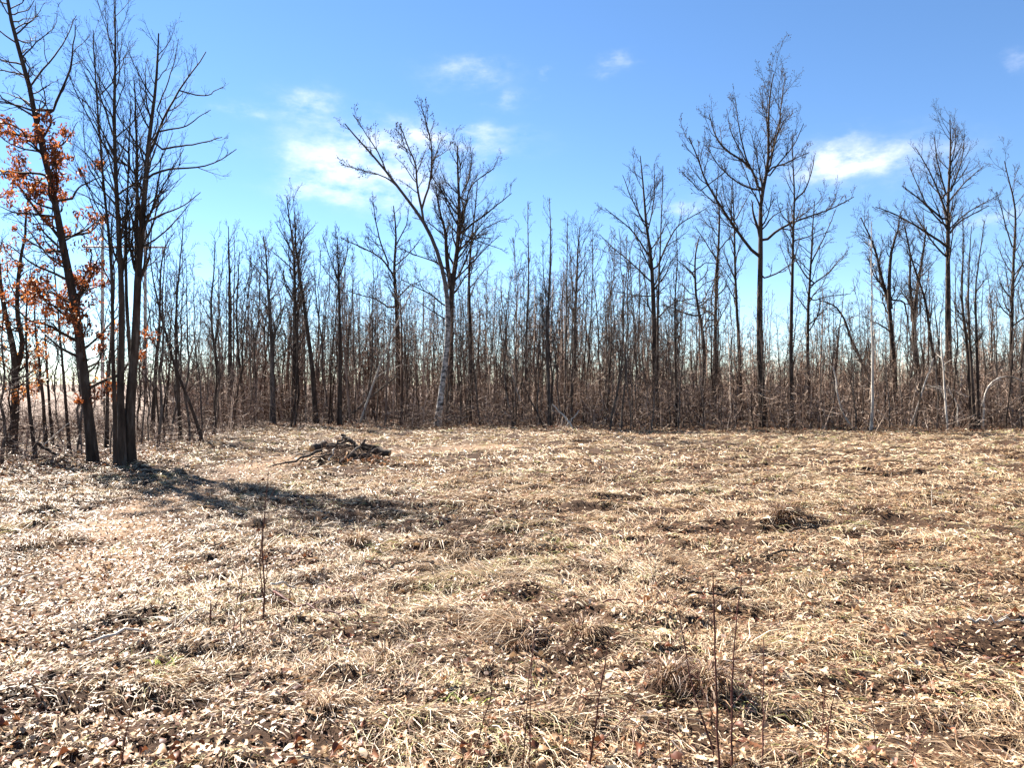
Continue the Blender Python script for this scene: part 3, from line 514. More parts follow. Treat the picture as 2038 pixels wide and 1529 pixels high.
hero('maple_tree', 'wide low-crowned tree right of the forked straight one', 'tree', [([(1611, 842), (1607, 709), (1611, 576), (1616, 487), (1618, 440), (1622, 400)], 9, 1.5)], [([(1612, 570), (1650, 540), (1685, 500)], 3), ([(1614, 520), (1640, 470), (1660, 420)], 3), ([(1611, 560), (1585, 520), (1570, 480)], 3), ([(1610, 600), (1650, 590), (1690, 585)], 3)], n1=20, n2=5, t0=.35, len1=.22, ang=(30, 60), up1=.08)
hero('oak_tree', 'dark trunk bowing far over to the left beside the pale birch pole', 'tree', [([(1742, 838), (1731, 753), (1700, 687), (1680, 625), (1660, 603), (1633, 598)], 9, 2)], n1=22, n2=5, t0=.3, len1=.2, wig=.28, ang=(35, 75), up1=.1)
hero('birch_tree', 'thin pale birch pole standing at the very edge of the grass', 'tree', [([(1733, 857), (1737, 810), (1736, 753), (1737, 690), (1735, 642), (1736, 570), (1733, 500), (1734, 440)], 5.6, 1.2)], mat_=M_PALE, n1=16, n2=2, n3=2, t0=.35, len1=.1, ang=(25, 55))
hero('oak_tree', 'thick forked oak with one limb sweeping up left', 'tree', [([(1782, 842), (1778, 709), (1769, 598), (1753, 549), (1740, 487), (1713, 433)], 13, 1.8), ([(1771, 615), (1769, 576), (1771, 505), (1785, 455), (1790, 420)], 9, 1.6)], [([(1772, 600), (1795, 595), (1805, 640), (1808, 680)], 4), ([(1775, 660), (1750, 640), (1725, 625)], 4)], n1=20, n2=6, t0=.5, len1=.25, wig=.26, ang=(28, 60))
hero('oak_tree', 'oak with a curved trunk base splitting into a narrow fork', 'tree', [([(1840, 835), (1829, 762), (1816, 665), (1820, 611), (1831, 549), (1842, 487), (1846, 450)], 13, 2), ([(1817, 640), (1811, 570), (1810, 500), (1800, 450)], 7, 1.5)], n1=20, n2=5, t0=.5, len1=.22, wig=.25, ang=(28, 62))
hero('maple_tree', 'sinuous trunk crossing in front of the oak with the curved base', 'tree', [([(1880, 845), (1866, 740), (1856, 687), (1842, 585), (1825, 545), (1810, 490), (1800, 440)], 8.5, 1.5)], n1=20, n2=5, t0=.45, len1=.2)
hero('maple_tree', 'thick grey tree with a fan of straight rising branches at right', 'tree', [([(1891, 838), (1887, 665), (1887, 531), (1887, 473), (1887, 398), (1891, 331), (1893, 264), (1890, 238)], 15, 1.6)],
     [([(1886, 487), (1838, 456), (1785, 425), (1745, 411)], 5), ([(1886, 440), (1838, 398), (1798, 367)], 4.5), ([(1887, 420), (1860, 350), (1825, 290)], 4), ([(1889, 470), (1909, 442), (1971, 407)], 4.5), ([(1889, 405), (1922, 362), (1962, 327)], 4), ([(1888, 395), (1870, 330), (1862, 270)], 3.5), ([(1890, 390), (1915, 320), (1920, 265)], 3.5), ([(1887, 460), (1930, 420), (1985, 390)], 3.5), ([(1890, 350), (1905, 300), (1908, 250)], 3), ([(1887, 450), (1850, 410), (1815, 330)], 3.5)],
     n1=26, n2=4, n3=3, t0=.5, len1=.2, ang=(18, 45), up1=.1, wig=.09, limb_n=7)
for lab, pts, w in [('leftmost stem of the clump sprouting beside the fan-branched tree', [(1932, 858), (1927, 709), (1913, 598), (1918, 487), (1915, 430)], 8), ('middle stem of the clump sprouting beside the fan-branched tree', [(1940, 860), (1934, 740), (1926, 620), (1930, 520), (1935, 450)], 7), ('rightmost stem of the clump sprouting beside the fan-branched tree', [(1947, 858), (1945, 709), (1940, 576), (1950, 500), (1958, 440)], 7)]:
    hero('maple_tree', lab, 'tree', [(pts, w, 1.2)], n1=18, n2=4, t0=.35, len1=.14, ang=(20, 48), group='clump of stems by the fan-branched tree')
hero('maple_tree', 'tall thin tree near the frame edge with a kinked top', 'tree', [([(2011, 845), (2013, 665), (2018, 509), (2025, 420), (2011, 367), (2000, 320)], 9, 1.5)], [([(2018, 500), (2000, 440), (1985, 380)], 3), ([(2018, 560), (2050, 500), (2060, 440)], 3)], n1=24, n2=5, t0=.35, len1=.2, ang=(22, 50))
hero('oak_tree', 'dark broken snag at the very right of the wood edge', 'tree', [([(2028, 848), (2030, 760), (2036, 690), (2050, 560), (2044, 470), (2052, 380)], 11, 2)], n1=22, n2=5, t0=.4, len1=.2, ang=(25, 55))
# --- between the big maple and the narrow-crowned trees
for lab, pts, w in [('dark sapling trunk leaning sharply right, foot out on the grass', [(405, 884), (381, 810), (345, 720), (320, 623), (305, 540), (300, 480)], 7), ('straight dark trunk behind the leaning sapling', [(360, 880), (354, 774), (349, 666), (355, 560), (362, 480), (365, 430)], 7),
                    ('dark tree whose limb reaches up beside the big maple', [(302, 872), (312, 720), (320, 640), (322, 545), (326, 490), (350, 460)], 9), ('bent trunk left of the paired dark trunks', [(445, 845), (437, 740), (425, 680), (420, 610), (428, 540), (430, 480)], 7),
                    ('thicker of two dark paired trunks behind the brown grass', [(460, 842), (458, 684), (457, 558), (456, 500), (455, 450)], 11), ('slanting trunk right of the paired dark trunks', [(492, 842), (480, 760), (472, 700), (470, 600), (476, 500)], 7),
                    ('grey trunk in front of the big maple gap', [(212, 890), (214, 780), (220, 640), (226, 540), (215, 470)], 8), ('pencil-straight trunk left of the leafy oak', [(105, 885), (96, 760), (92, 690), (90, 620), (95, 540)], 6), ('dark trunk with a hooked tip left of the leafy oak', [(72, 915), (62, 850), (55, 760), (52, 690), (50, 600), (60, 520)], 8),
                    ('forked trunk half way between the two oaks', [(92, 890), (85, 780), (78, 720), (70, 660), (66, 560)], 8), ('slim trunk close left of the leafy oak', [(138, 893), (130, 790), (124, 720), (118, 650), (112, 570), (108, 500)], 7)]:
    hero('maple_tree', lab, 'tree', [(pts, w, 1.3)], n1=16, n2=4, n3=3, t0=.35, len1=.2, ang=(20, 48), twig=.0065)

# ------------------------------------------------------------------ saplings of the thicket: each one a thing, shared meshes
SAP = []
for k in range(22):
    n = 12; H = 6.0; P = np.zeros((1, n, 3)); P[0, :, 2] = np.linspace(-.1, H, n); lean = rng.normal(0, .035, 2)
    P[0, :, :2] = np.outer(np.linspace(0, H, n), lean) + np.cumsum(rng.normal(0, .05, (n, 2)), 0); r0 = rng.uniform(.022, .05); rad = np.linspace(r0, .008, n)[None]
    tg = Geo(); tg.tubes(P, rad, 5); mt_ = M_BARKG if k % 3 else M_BARK
    tm = make_mesh('sapling_trunk', np.concatenate(tg.V), [np.concatenate(f) for f in tg.F.values()], True); tm.materials.append(mt_)
    cg = Geo(); p1, r1 = spawn(P, rad, [int(rng.integers(14, 26))], .25, .98, (18, 50), (.07, .26), 6, .14, .12, .55, .45, .3, .0075); cg.tubes(p1, r1, 3)
    p2, r2 = spawn(p1, r1, rng.integers(2, 6, len(p1)), .2, .97, (20, 50), (.25, .6), 4, .18, .08, .65, .4, .5, .0065); cg.tubes(p2, r2, 3)
    p3, r3 = spawn(p2, r2, 2, .3, .97, (20, 50), (.3, .6), 3, .2, .05, .7, .4, .6, .0055, .12); cg.tubes(p3, r3, 3)
    cm = make_mesh('sapling_crown', np.concatenate(cg.V), [np.concatenate(f) for f in cg.F.values()], True); cm.materials.append(M_TWIG); SAP.append((tm, cm))
TOP_PX = [-400, 0, 250, 300, 380, 450, 560, 700, 800, 1000, 1100, 1250, 1350, 1500, 1700, 1850, 2038, 2500]
TOP_Y = [560, 560, 520, 500, 480, 490, 480, 520, 540, 520, 480, 500, 560, 590, 600, 560, 540, 540]
def top_y(px): return np.interp(px, TOP_PX, TOP_Y)
MARKS = [(-900, 'left border'), (25, 'orange-leaved oak'), (187, 'rusty-leaved oak'), (262, 'big maple'), (405, 'sharply leaning sapling'), (460, 'paired dark trunks'), (584, 'tall narrow maple'), (676, 'broom-crowned tree'), (795, 'long-limbed oak'), (880, 'white birch'),
         (1045, 'first pole-thin tree'), (1145, 'short dark trunk'), (1305, 'broad centre-right tree'), (1398, 'crooked tree'), (1520, 'tallest tree'), (1611, 'low-crowned tree'), (1735, 'pale birch pole'), (1782, 'forked oak'), (1891, 'fan-branched tree'), (2011, 'kinked tree'), (3500, 'right border')]
SAPS = []
def put_sapling(px, d, H):
    x = (px - CX) / FPX * d; z = float(ground_h(x, d)); mi = next(i_ for i_ in range(len(MARKS) - 1) if px < MARKS[i_ + 1][0]); row = d - edge_d(px)
    size = 'short' if H < 4.6 else 'medium-high' if H < 6.6 else 'tall'; back = 'front-row' if row < 2.6 else 'second-row' if row < 6.5 else 'deep-set'
    lab = (size, back, mi); grp = 'saplings between the %s and the %s' % (MARKS[mi][1], MARKS[mi + 1][1])
    tm, cm = SAP[rng.integers(len(SAP))]; r = empty('sapling', (x, d, z), None, 'sapling', grp); SAPS.append((lab, px, r)); s = H / 6.0; w = max(.8, min(1.25, s)); r.scale = (w, w, s); r.rotation_euler = (rng.normal(0, .035), rng.normal(0, .05), rng.uniform(0, 6.28))
    for nm, me in (('trunk', tm), ('crown', cm)):
        o = bpy.data.objects.new(nm, me); COL.objects.link(o); o.parent = r
pxs = np.concatenate([rng.uniform(-60, 200, 13), rng.uniform(200, 480, 30), rng.uniform(480, 960, 62), rng.uniform(960, 1300, 66), rng.uniform(1300, 1660, 46), rng.uniform(1660, 2100, 60)])
for px in pxs:
    e = edge_d(px); d = e + .6 + abs(rng.normal(0, 1)) * (5.5 if px < 300 else 7.5); yt = top_y(px) + rng.uniform(-40, 140); H = CAM_H + (CY - yt) / FPX * d; put_sapling(px, d, max(2.2, H))

ORD = ['first', 'second', 'third', 'fourth', 'fifth', 'sixth', 'seventh', 'eighth', 'ninth', 'tenth', 'eleventh', 'twelfth', 'thirteenth', 'fourteenth', 'fifteenth']
for key in sorted({q_[0] for q_ in SAPS}):
    same = sorted((q_ for q_ in SAPS if q_[0] == key), key=lambda q_: q_[1])
    for i_, (k_, _, r) in enumerate(same):
        r['label'] = (ORD[i_] + ' ' if len(same) > 1 else '') + f'{k_[0]} {k_[1]} bare sapling from the {MARKS[k_[2]][1]} toward the {MARKS[k_[2] + 1][1]}'

# ------------------------------------------------------------------ the woods behind, one mass

def clump_mesh(name, n, area, Hr, n1, n2, n3, r0, lr, twr, t0, ang, wig, lean_sd=.06, tint=.55):
    """a handful of bare trees or shrubs standing on area (x, y half sizes)"""
    x = rng.uniform(-area[0], area[0], n); y = rng.uniform(-area[1], area[1], n); H = rng.uniform(*Hr, n); m = 7
    P = np.zeros((n, m, 3)); q_ = np.linspace(0, 1, m); lean = rng.normal(0, lean_sd, (n, 2)); lean[rng.random(n) < .1] *= 4
    P[:, :, 2] = -.2 + H[:, None] * q_; P[:, :, 0] = x[:, None] + H[:, None] * q_ * lean[:, :1]; P[:, :, 1] = y[:, None] + H[:, None] * q_ * lean[:, 1:]
    P[:, 1:, :2] += np.cumsum(rng.normal(0, .008, (n, m - 1, 2)) * H[:, None, None], 1); rad = rng.uniform(r0[0], r0[1], n)[:, None] * np.linspace(1, .2, m)[None]
    g = Geo(); rt = lambda z: np.clip(rng.normal(tint, .3, len(z)), 0, 1)
    g.tubes(P, rad, 4, rt(P))
    p1, r1 = spawn(P, rad, n1, t0, .98, ang, lr, 4, wig, .08, .55, .4, .3, twr); g.ribbons(p1, r1, rt(p1))
    p2, r2 = spawn(p1, r1, n2, .15, .97, (20, 65), (.3, .7), 3, wig, .05, .7, .4, .5, twr * .9); g.ribbons(p2, r2, rt(p2))
    if n3:
        p3, r3 = spawn(p2, r2, n3, .2, .97, (20, 65), (.35, .75), 2, wig, .05, .7, .4, .6, twr * .8); g.ribbons(p3, r3, rt(p3))
    me = make_mesh(name, np.concatenate(g.V), [np.concatenate(f) for f in g.F.values()], True, {'tint': np.concatenate(g.T)}); me.materials.append(M_THICK); return me
def mass(name, label, part, meshes, spots):
    """one mass nobody could count: clumps (x, y, width scale, height scale) that share a few meshes"""
    root = bpy.data.objects.new(name, None); COL.objects.link(root); tag(root, label, 'woods' if name == 'woods' else 'scrub', kind='stuff')
    for x, y, sx, sz in spots:
        o = bpy.data.objects.new(part, meshes[rng.integers(len(meshes))]); COL.objects.link(o); o.parent = root; o['kind'] = 'stuff'
        o.location = (x, y, float(ground_h(x, y)) - .05); o.scale = (sx * rng.choice([-1, 1]), sx, sz); o.rotation_euler = (0, 0, rng.uniform(0, 6.28))
    return root
def spots(n, pxr, dr, hfun, sx=(1, 1), power=1.2):
    out = []
    for k in range(n):
        px = pxr[0] + (pxr[1] - pxr[0]) * ((k * .618034 + rng.random() * .02) % 1); d = (dr[0] ** power + rng.random() * (dr[1] ** power - dr[0] ** power)) ** (1 / power); h = hfun(px, d)
        if h > 0: out.append(((px - CX) / FPX * d, d, rng.uniform(*sx), h))
    return out
DENSE_PX = [300, 420, 560, 650, 900, 1100, 1260, 1330, 1500, 1700, 1900, 2100]; DENSE_Y = [660, 600, 575, 560, 550, 535, 560, 640, 665, 690, 680, 670]
WOOD = [clump_mesh('wood_clump', 10, (2.6, 2.6), (3.2, 7.7), 17, 6, 2, (.02, .06), (.1, .3), .0085, .2, (25, 80), .32) for _ in range(8)]

POLE = [clump_mesh('pole_clump', 6, (3, 3), (4.2, 7.6), 16, 4, 2, (.03, .07), (.05, .2), .0085, .35, (18, 50), .16, .04) for _ in range(7)]
SHRUB = [clump_mesh('shrub_clump', 24, (1.3, 1.3), (.4, 2.6), 8, 4, 0, (.008, .02), (.2, .6), .0062, .08, (25, 85), .34, .12) for _ in range(8)]
FARW = [clump_mesh('far_clump', 14, (9, 6), (3.5, 8), 9, 4, 2, (.08, .18), (.2, .5), .03, .2, (25, 70), .25) for _ in range(5)]
mass('woods', 'grey-brown mass of bare woods filling the view behind the saplings', 'wood_clump', WOOD, spots(80, (330, 2300), (34, 66), lambda px, d: (CAM_H + (CY - np.interp(px, DENSE_PX, DENSE_Y)) / FPX * d) / 7.0 * rng.uniform(.85, 1.1)))
mass('woods', 'many thin grey poles of young trees standing deeper in the wood', 'pole_clump', POLE, spots(52, (420, 2300), (32, 58), lambda px, d: (CAM_H + (CY - top_y(px)) / FPX * d) / 7.4 * rng.uniform(.8, 1.08)))
mass('woods', 'hazy far line of bare trees on the horizon beyond the field', 'far_clump', FARW, spots(90, (-1400, 3400), (150, 230), lambda px, d: rng.uniform(.8, 1.15)))
mass('scrub', 'tangled leafless scrub along the foot of the wood', 'shrub_clump', SHRUB, spots(215, (330, 2350), (26, 43), lambda px, d: min(1.1, .3 + .3 * (d - edge_d(px))) * rng.uniform(.7, 1.15) if d > edge_d(px) - .3 + 1.6 * float(noise2(px / 45, 0, 5)) else 0, (.8, 1.2)))
mass('scrub', 'low tangled scrub under the trees beside the leafy oak', 'shrub_clump', SHRUB, spots(36, (-350, 430), (15, 28), lambda px, d: rng.uniform(.3, .65) if d > edge_d(px) + .6 else 0, (.7, 1.1)))

# ------------------------------------------------------------------ leaning and fallen poles at the wood edge
def stick(name, label, cat, pts, w, d=None, d2=None, mat_=None, group=None, side=6, n=12, twigs=0, wig=.01, ground_it=False, wend=.5):
    d = d or base_d(pts[0][1]); P = px_line(pts, d, n, d_end=d2)
    if ground_it:
        P = np.array([unproj(px, py, base_d(py)) for px, py in pts]); P = resample(P, n); P[:, 2] = ground_h(P[:, 0], P[:, 1]) + .035 + .03 * rng.random(n)
    P[1:-1] += rng.normal(0, wig, (n - 2, 3)); rad = np.linspace(w, w * wend, n) * d / FPX / 2 * (1 + .12 * (rng.random(n) - .5)); ro = P[0].copy()
    root = empty(name, tuple(ro), label, cat, group); g = Geo(); g.tubes(P[None] - ro, rad[None], side, cap=True); g.build('shaft', mat_ or M_PALE, root)
    if twigs:
        c = Geo(); p, r = spawn(P[None], rad[None], [twigs], .2, .98, (25, 65), (.12, .3), 6, .15, .02, .55, .3, .3, .002); c.tubes(p - ro, r, 4); p2, r2 = spawn(p, r, 2, .3, .9, (25, 60), (.3, .6), 4, .15, .02, .6, .3, .4, .0015); c.tubes(p2 - ro, r2, 3); c.build('twigs', mat_ or M_PALE, root)['kind'] = 'stuff'
    return root
stick('fallen_pole', 'pale fallen pole crossing another to form an X at the thicket foot', 'fallen pole', [(1143, 859), (1130, 836), (1099, 805)], 5, 27.5)
stick('fallen_pole', 'shorter pale pole of the X leaning up to the right', 'fallen pole', [(1126, 850), (1139, 834), (1153, 817)], 3.2, 27.8)
stick('dead_stem', 'white curved snag hanging in the central thicket', 'dead stem', [(1036, 800), (1024, 761), (1014, 713), (1011, 690)], 4.5, 31)
stick('dead_stem', 'long bleached stem curving down to the right of the tallest tree', 'dead stem', [(1698, 852), (1680, 830), (1669, 805), (1664, 753), (1658, 730)], 4, 28.5, twigs=6)
stick('dead_stem', 'bleached pole slanting down right of the pale birch pole', 'dead stem', [(1781, 851), (1765, 835), (1747, 816)], 3.5, 29)
stick('leaning_pole', 'pale thin pole leaning right in front of the oak with the curved base', 'leaning pole', [(1813, 850), (1835, 780), (1858, 713)], 4.2, 29, twigs=4)
stick('dead_stem', 'white stem arching over beside the fan-branched tree', 'dead stem', [(1908, 850), (1905, 802), (1887, 773), (1867, 768)], 3.2, 27.5, twigs=5)
stick('dead_stem', 'pale sapling stem standing in front of the fan-branched tree', 'dead stem', [(1886, 862), (1882, 800), (1876, 729), (1873, 660)], 4, 26.5, twigs=5)
stick('dead_stem', 'white branch arching high at the right border of the wood', 'dead stem', [(1956, 850), (1960, 773), (1989, 747), (2022, 748), (2045, 765)], 3.4, 27.5, twigs=6)
stick('leaning_pole', 'long pale trunk leaning right toward the long-limbed oak', 'leaning pole', [(715, 848), (728, 804), (778, 668), (822, 574)], 5, 32, twigs=5)
stick('fallen_pole', 'grey dead trunk propped low behind the brush pile', 'fallen pole', [(690, 835), (732, 794), (789, 750)], 6, 33, mat_=M_BARKG, twigs=5)
stick('fallen_pole', 'dark fallen trunk lying between the big maple and the leaning sapling', 'fallen pole', [(300, 880), (345, 884), (400, 889)], 9, 20.5, mat_=M_BARK, twigs=4)
stick('fallen_pole', 'dark fallen limb slanting behind the foot of the leafy oak', 'fallen pole', [(70, 880), (110, 905), (168, 912)], 7, 17.2, mat_=M_BARK, twigs=6)
stick('dead_stem', 'pale broken branch slanting up left of the leafy oak', 'dead stem', [(80, 893), (110, 865), (138, 842)], 3, 17.5, twigs=4)
stick('dead_stem', 'cluster of leaning dark shoots at the foot of the tallest pole-thin tree', 'dead stem', [(1085, 858), (1070, 825), (1052, 790), (1040, 760)], 4.5, 27.4, mat_=M_BARK, twigs=5)

# ------------------------------------------------------------------ power line frame beyond the field
D = 62.0; pr = empty('utility_pole', tuple(unproj(247, 764.5 + CAM_H * FPX / D, D) * np.array([1, 1, 0])), 'pale wooden two-legged power line frame far behind the big maple', 'utility pole'); ro = np.array(pr.location)
for px in (204, 289):
    b0 = unproj(px, 764.5 + CAM_H * FPX / D, D); b0[2] = float(ground_h(b0[0], b0[1])) - .2; t0_ = unproj(px, 440, D); t0_[2] = max(t0_[2], 12); g = Geo(); P = np.linspace(b0, t0_, 6)[None]; g.tubes(P - ro, np.linspace(.15, .11, 6)[None], 8, cap=True); g.build('pole', M_POST, pr)
g = Geo(); P = np.linspace(unproj(165, 491, D - .2), unproj(331, 492, D - .2), 4)[None]; g.tubes(P - ro, np.full((1, 4), .085), 4, cap=True); g.build('crossarm', M_POST, pr)
for px in (172, 247, 324):
    a_ = unproj(px, 491, D - .2); g = Geo(); P = np.stack([a_, a_ - np.array([0, 0, .35]), a_ - np.array([0, 0, .75])])[None]; g.tubes(P - ro, np.array([[.04, .07, .04]]), 6, cap=True); g.build('insulator', M_POST, pr)

# ------------------------------------------------------------------ brush pile: every log its own thing
PD = MOUND[1]
def plog(label, a, b, w, dz=(0, 0), name='log', m=None, n=9, twigs=0, wend=.85, kink=.012):
    da, db = PD + dz[0], PD + dz[1]; A, B = unproj(*a, da), unproj(*b, db); P = np.linspace(A, B, n); P[1:-1] += rng.normal(0, kink, (n - 2, 3)); r = 1.15 * w * PD / FPX / 2
    root = empty(name, tuple(A), label, 'log' if name == 'log' else 'branch', 'logs and branches of the brush pile'); rad = np.linspace(r, r * wend, n) * (1 + .14 * (rng.random(n) - .5)); g = Geo(); g.tubes(P[None] - A, rad[None], 10); g.build('bark', m or M_LOG, root)
    for e, f, q_ in ((0, 1, rad[0]), (-1, -2, rad[-1])):
        c = Geo(); ax = P[e] - P[f]; ax /= np.linalg.norm(ax); c.tubes(np.stack([P[e] - ax * .004, P[e] + ax * .006])[None] - A, np.full((1, 2), q_ * .93), 10, cap=True); c.build('cut_end', M_CUT if name == 'log' else M_LOG, root)
    if twigs:
        c = Geo(); p, rr_ = spawn(P[None], rad[None], [twigs], .15, .95, (20, 60), (.15, .4), 6, .12, .03, .5, .3, .3, .003); c.tubes(p - A, rr_, 4); c.build('twigs', m or M_LOG, root)['kind'] = 'stuff'
    return root
plog('short thick log with its sawn end facing left on the brush pile', (621, 893), (648, 886), 13, (-.15, .25))
plog('long dark log lying level across the top of the brush pile', (650, 889), (712, 890), 9.5, (.05, .15))
plog('dark log slanting up behind the level one on the brush pile', (652, 888), (702, 877), 7.5, (.3, .4), wend=.7)
plog('dark post sticking up from the middle of the brush pile', (712, 890), (680, 866), 7, (-.05, .2), wend=.8)
plog('log with a rounded grey end at the right of the brush pile', (720, 891), (776, 903), 14, (.15, -.15))
plog('thinner log resting on the rounded grey one', (716, 885), (757, 892), 6, (-.1, .05), wend=.7)
plog('broken log half hidden low under the brush pile', (690, 905), (740, 908), 9, (-.3, -.2))
plog('short stub leaning against the dark post', (668, 885), (684, 871), 4, (-.1, .1), name='branch')
plog('forked grey branch slanting across the front of the brush pile', (676, 921), (720, 887), 5.5, (-.55, -.2), name='branch', m=M_BARKG, twigs=4)
plog('hooked branch tip rising right of the dark post', (720, 887), (728, 876), 4.5, (-.2, -.2), name='branch', wend=.7)
plog('long thin branch trailing left from the brush pile onto the path', (640, 897), (531, 932), 5, (-.2, -.9), name='branch', twigs=9, wend=.4, kink=.02)
plog('second thin branch trailing left just above the longest one', (632, 890), (583, 912), 3.5, (0, -.3), name='branch', twigs=6, wend=.4, kink=.02)
plog('bare branch lying low along the left of the brush pile', (660, 903), (596, 918), 4, (-.4, -.5), name='branch', twigs=7, wend=.4, kink=.02)
plog('pale stick poking out of the front of the brush pile', (655, 918), (667, 893), 2.6, (-.5, -.3), name='branch', m=M_PALE)
plog('crooked stick lying across the rusty leaves of the brush pile', (700, 915), (752, 893), 3, (-.45, -.25), name='branch', m=M_BARKG, twigs=5)
pg = Geo(); n = 240; ang_ = rng.uniform(0, 6.28, n); rr_ = np.sqrt(rng.random(n)); bx = MOUND[0] + .1 + rr_ * np.cos(ang_) * .7; by = MOUND[1] - .15 + rr_ * np.sin(ang_) * .42; P = np.zeros((n, 5, 3)); L = rng.uniform(.15, .7, n); th = rng.uniform(0, 6.28, n); pt = rng.normal(.1, .35, n)
for k in range(5): P[:, k] = np.stack([bx + np.cos(th) * np.cos(pt) * L * (k / 4 - .4), by + np.sin(th) * np.cos(pt) * L * (k / 4 - .4), ground_h(bx, by) + .02 + (1 - rr_) * rng.uniform(0, .22, n) + np.sin(pt) * L * k / 4], 1) + rng.normal(0, .012, (n, 3))
pg.tubes(P, np.linspace(1, .5, 5)[None] * rng.uniform(.003, .009, n)[:, None], 4, rng.uniform(0, .75, n)); o = pg.build('brushwood', M_THICK); tag(o, 'small broken twigs heaped between the logs of the brush pile', 'brushwood', kind='stuff')
fg = Geo(); n = 380; bx = rng.normal(MOUND[0] + .45, .3, n); by = rng.normal(MOUND[1] - .4, .16, n); V, F = leaf_batch(n, 5, rng.uniform(.06, .12, n), 1); V = rot_batch(V, rng.uniform(0, 6.28, n), rng.normal(0, .6, n), rng.normal(0, .6, n)) + np.stack([bx, by, ground_h(bx, by) + rng.uniform(0, .1, n)], 1)[:, None]
fg.put(V, [(F[None] + (np.arange(n) * 15)[:, None, None]).reshape(-1, 4)], np.repeat(np.clip(rng.normal(.3, .2, n), 0, .9), 15)); o = fg.build('leaf_litter', M_OAKLEAF2, smooth=False); tag(o, 'rust-red leaves caught in the front of the brush pile', 'leaf litter', kind='stuff')

# ------------------------------------------------------------------ tussocks
TUS = ['dark-centred grass tussock with a deep hollow beside the near right saplings', 'low arching grass tussock just left of the hollow dark one', 'pointed brown tussock standing alone in the middle of the right field', 'low dark tussock right of the pointed brown one', 'small upright tussock alone in the left middle of the field',
       'rounded pale tussock with a dark side near the middle stems', 'flat tussock right of the rounded pale one', 'small tussock above a black hole in the near grass', 'little tussock up left of the middle stems', 'larger of the grass humps at the left edge of the grass', 'smaller grass hump right of the larger left one',
       'tall loose tussock near the leaf-strewn left border', 'wide reddish brush tussock at the far right of the field', 'yellow tussock beside the path below the big maple', 'ragged tussock by the wood edge at far right', 'wide pale tussock in the far right field']
for (hx, hy, r, hh), lab in zip(HUMPS, TUS):
    n = 300 if hy < 9 else 240; a_ = rng.uniform(0, 6.28, n); q_ = r * .75 * np.sqrt(rng.random(n)); x = hx + q_ * np.cos(a_); y = hy + q_ * np.sin(a_)
    th = a_ + rng.normal(0, .5, n); L = rng.uniform(.5, 1.2, n) * (.12 + .55 * hh); w = rng.uniform(.003, .006, n) * max(1, hy / 6); V, F = blades(x, y, L, w, rng.uniform(.15, 1.0, n), th, rng.uniform(.6, 1.8, n))
    z = float(ground_h(hx, hy)); g = Geo(); g.put(V - np.array([hx, hy, z]), F, np.repeat(np.clip(rng.normal(.5 if 'red' not in lab and 'dark' not in lab and 'brown' not in lab else .25, .22, n), 0, 1), 5)); root = empty('grass_tussock', (hx, hy, z), lab, 'tussock', 'grass tussocks in the clearing'); o = g.build('blades', M_TUFT, root, smooth=False); o['kind'] = 'stuff'  # dark-labelled tussocks carry their shaded side as a darker blade tint

# ------------------------------------------------------------------ bare weed stems in the foreground
def weed(label, lines, d=None, m=None, tw=5, name='bare_stem', grp='bare stems in the grass'):
    d = d or base_d(lines[0][0][0][1]); A = unproj(*lines[0][0][0], d); A[2] = float(ground_h(A[0], A[1])); root = empty(name, tuple(A), label, 'stem', grp)
    for k, (pts, w) in enumerate(lines):
        P = px_line(pts, d, 14, d_end=d + rng.uniform(-.15, .15)); P += np.array([0, 0, A[2]])
        if k == 0: P[0, 2] = A[2] - .03
        P[1:] += rng.normal(0, .0016, (13, 3)); rad = .66 * np.linspace(w, w * .4, 14) * d / FPX / 2 * (1 + .35 * (rng.random(14) > .72)); g = Geo(); g.tubes(P[None] - A, rad[None], 6); g.build('stem' if k == 0 else 'side_stem', m or M_STEM, root)
        if tw:
            c = Geo(); p, r = spawn(P[None], rad[None], [tw], .25, .95, (25, 50), (.06, .2), 5, .08, .06, .55, .3, .4, .0011); c.tubes(p - A, r, 4); c.build('twigs', m or M_STEM, root)['kind'] = 'stuff'
weed('tallest dark red stem with side shoots in the left foreground', [([(523, 1245), (527, 1172), (520, 1106), (528, 1017), (534, 950)], 5), ([(524, 1200), (516, 1140), (520, 1090), (528, 1030)], 3.4), ([(527, 1180), (533, 1150), (527, 1115)], 3)])
weed('thin upright stem just right of the tallest left stem', [([(575, 1243), (578, 1161), (585, 1115)], 3)], tw=3)
weed('slender stem left of the tallest left stem', [([(478, 1274), (481, 1161), (483, 1140)], 3)], tw=3)
weed('faint thin stem farther left of the tallest left stem', [([(461, 1286), (475, 1180), (496, 1083)], 2.4)], tw=3)
weed('short snapped-off thick stub with one thin side shoot', [([(418, 1257), (418, 1225), (420, 1190)], 6.5), ([(420, 1215), (440, 1180), (460, 1155)], 2.5)], tw=0)
weed('dark stem leaning left in the lower left corner', [([(238, 1545), (250, 1460), (262, 1395)], 5)], tw=2)
weed('left one of the two close parallel stems at bottom centre', [([(1038, 1545), (1051, 1363), (1063, 1230)], 4.6)], tw=5)
weed('right one of the two close parallel stems at bottom centre', [([(1053, 1545), (1058, 1315), (1066, 1240)], 4.2)], tw=5)
weed('bent stem left of the two close parallel ones', [([(940, 1515), (980, 1386), (983, 1315), (980, 1245)], 4)], tw=6)
weed('forked sapling with a pale arm curving right at bottom centre', [([(1172, 1540), (1193, 1386), (1212, 1268)], 6), ([(1184, 1490), (1250, 1424), (1275, 1370), (1297, 1325)], 4), ([(1193, 1385), (1170, 1330), (1155, 1292), (1132, 1178)], 3)], tw=5)
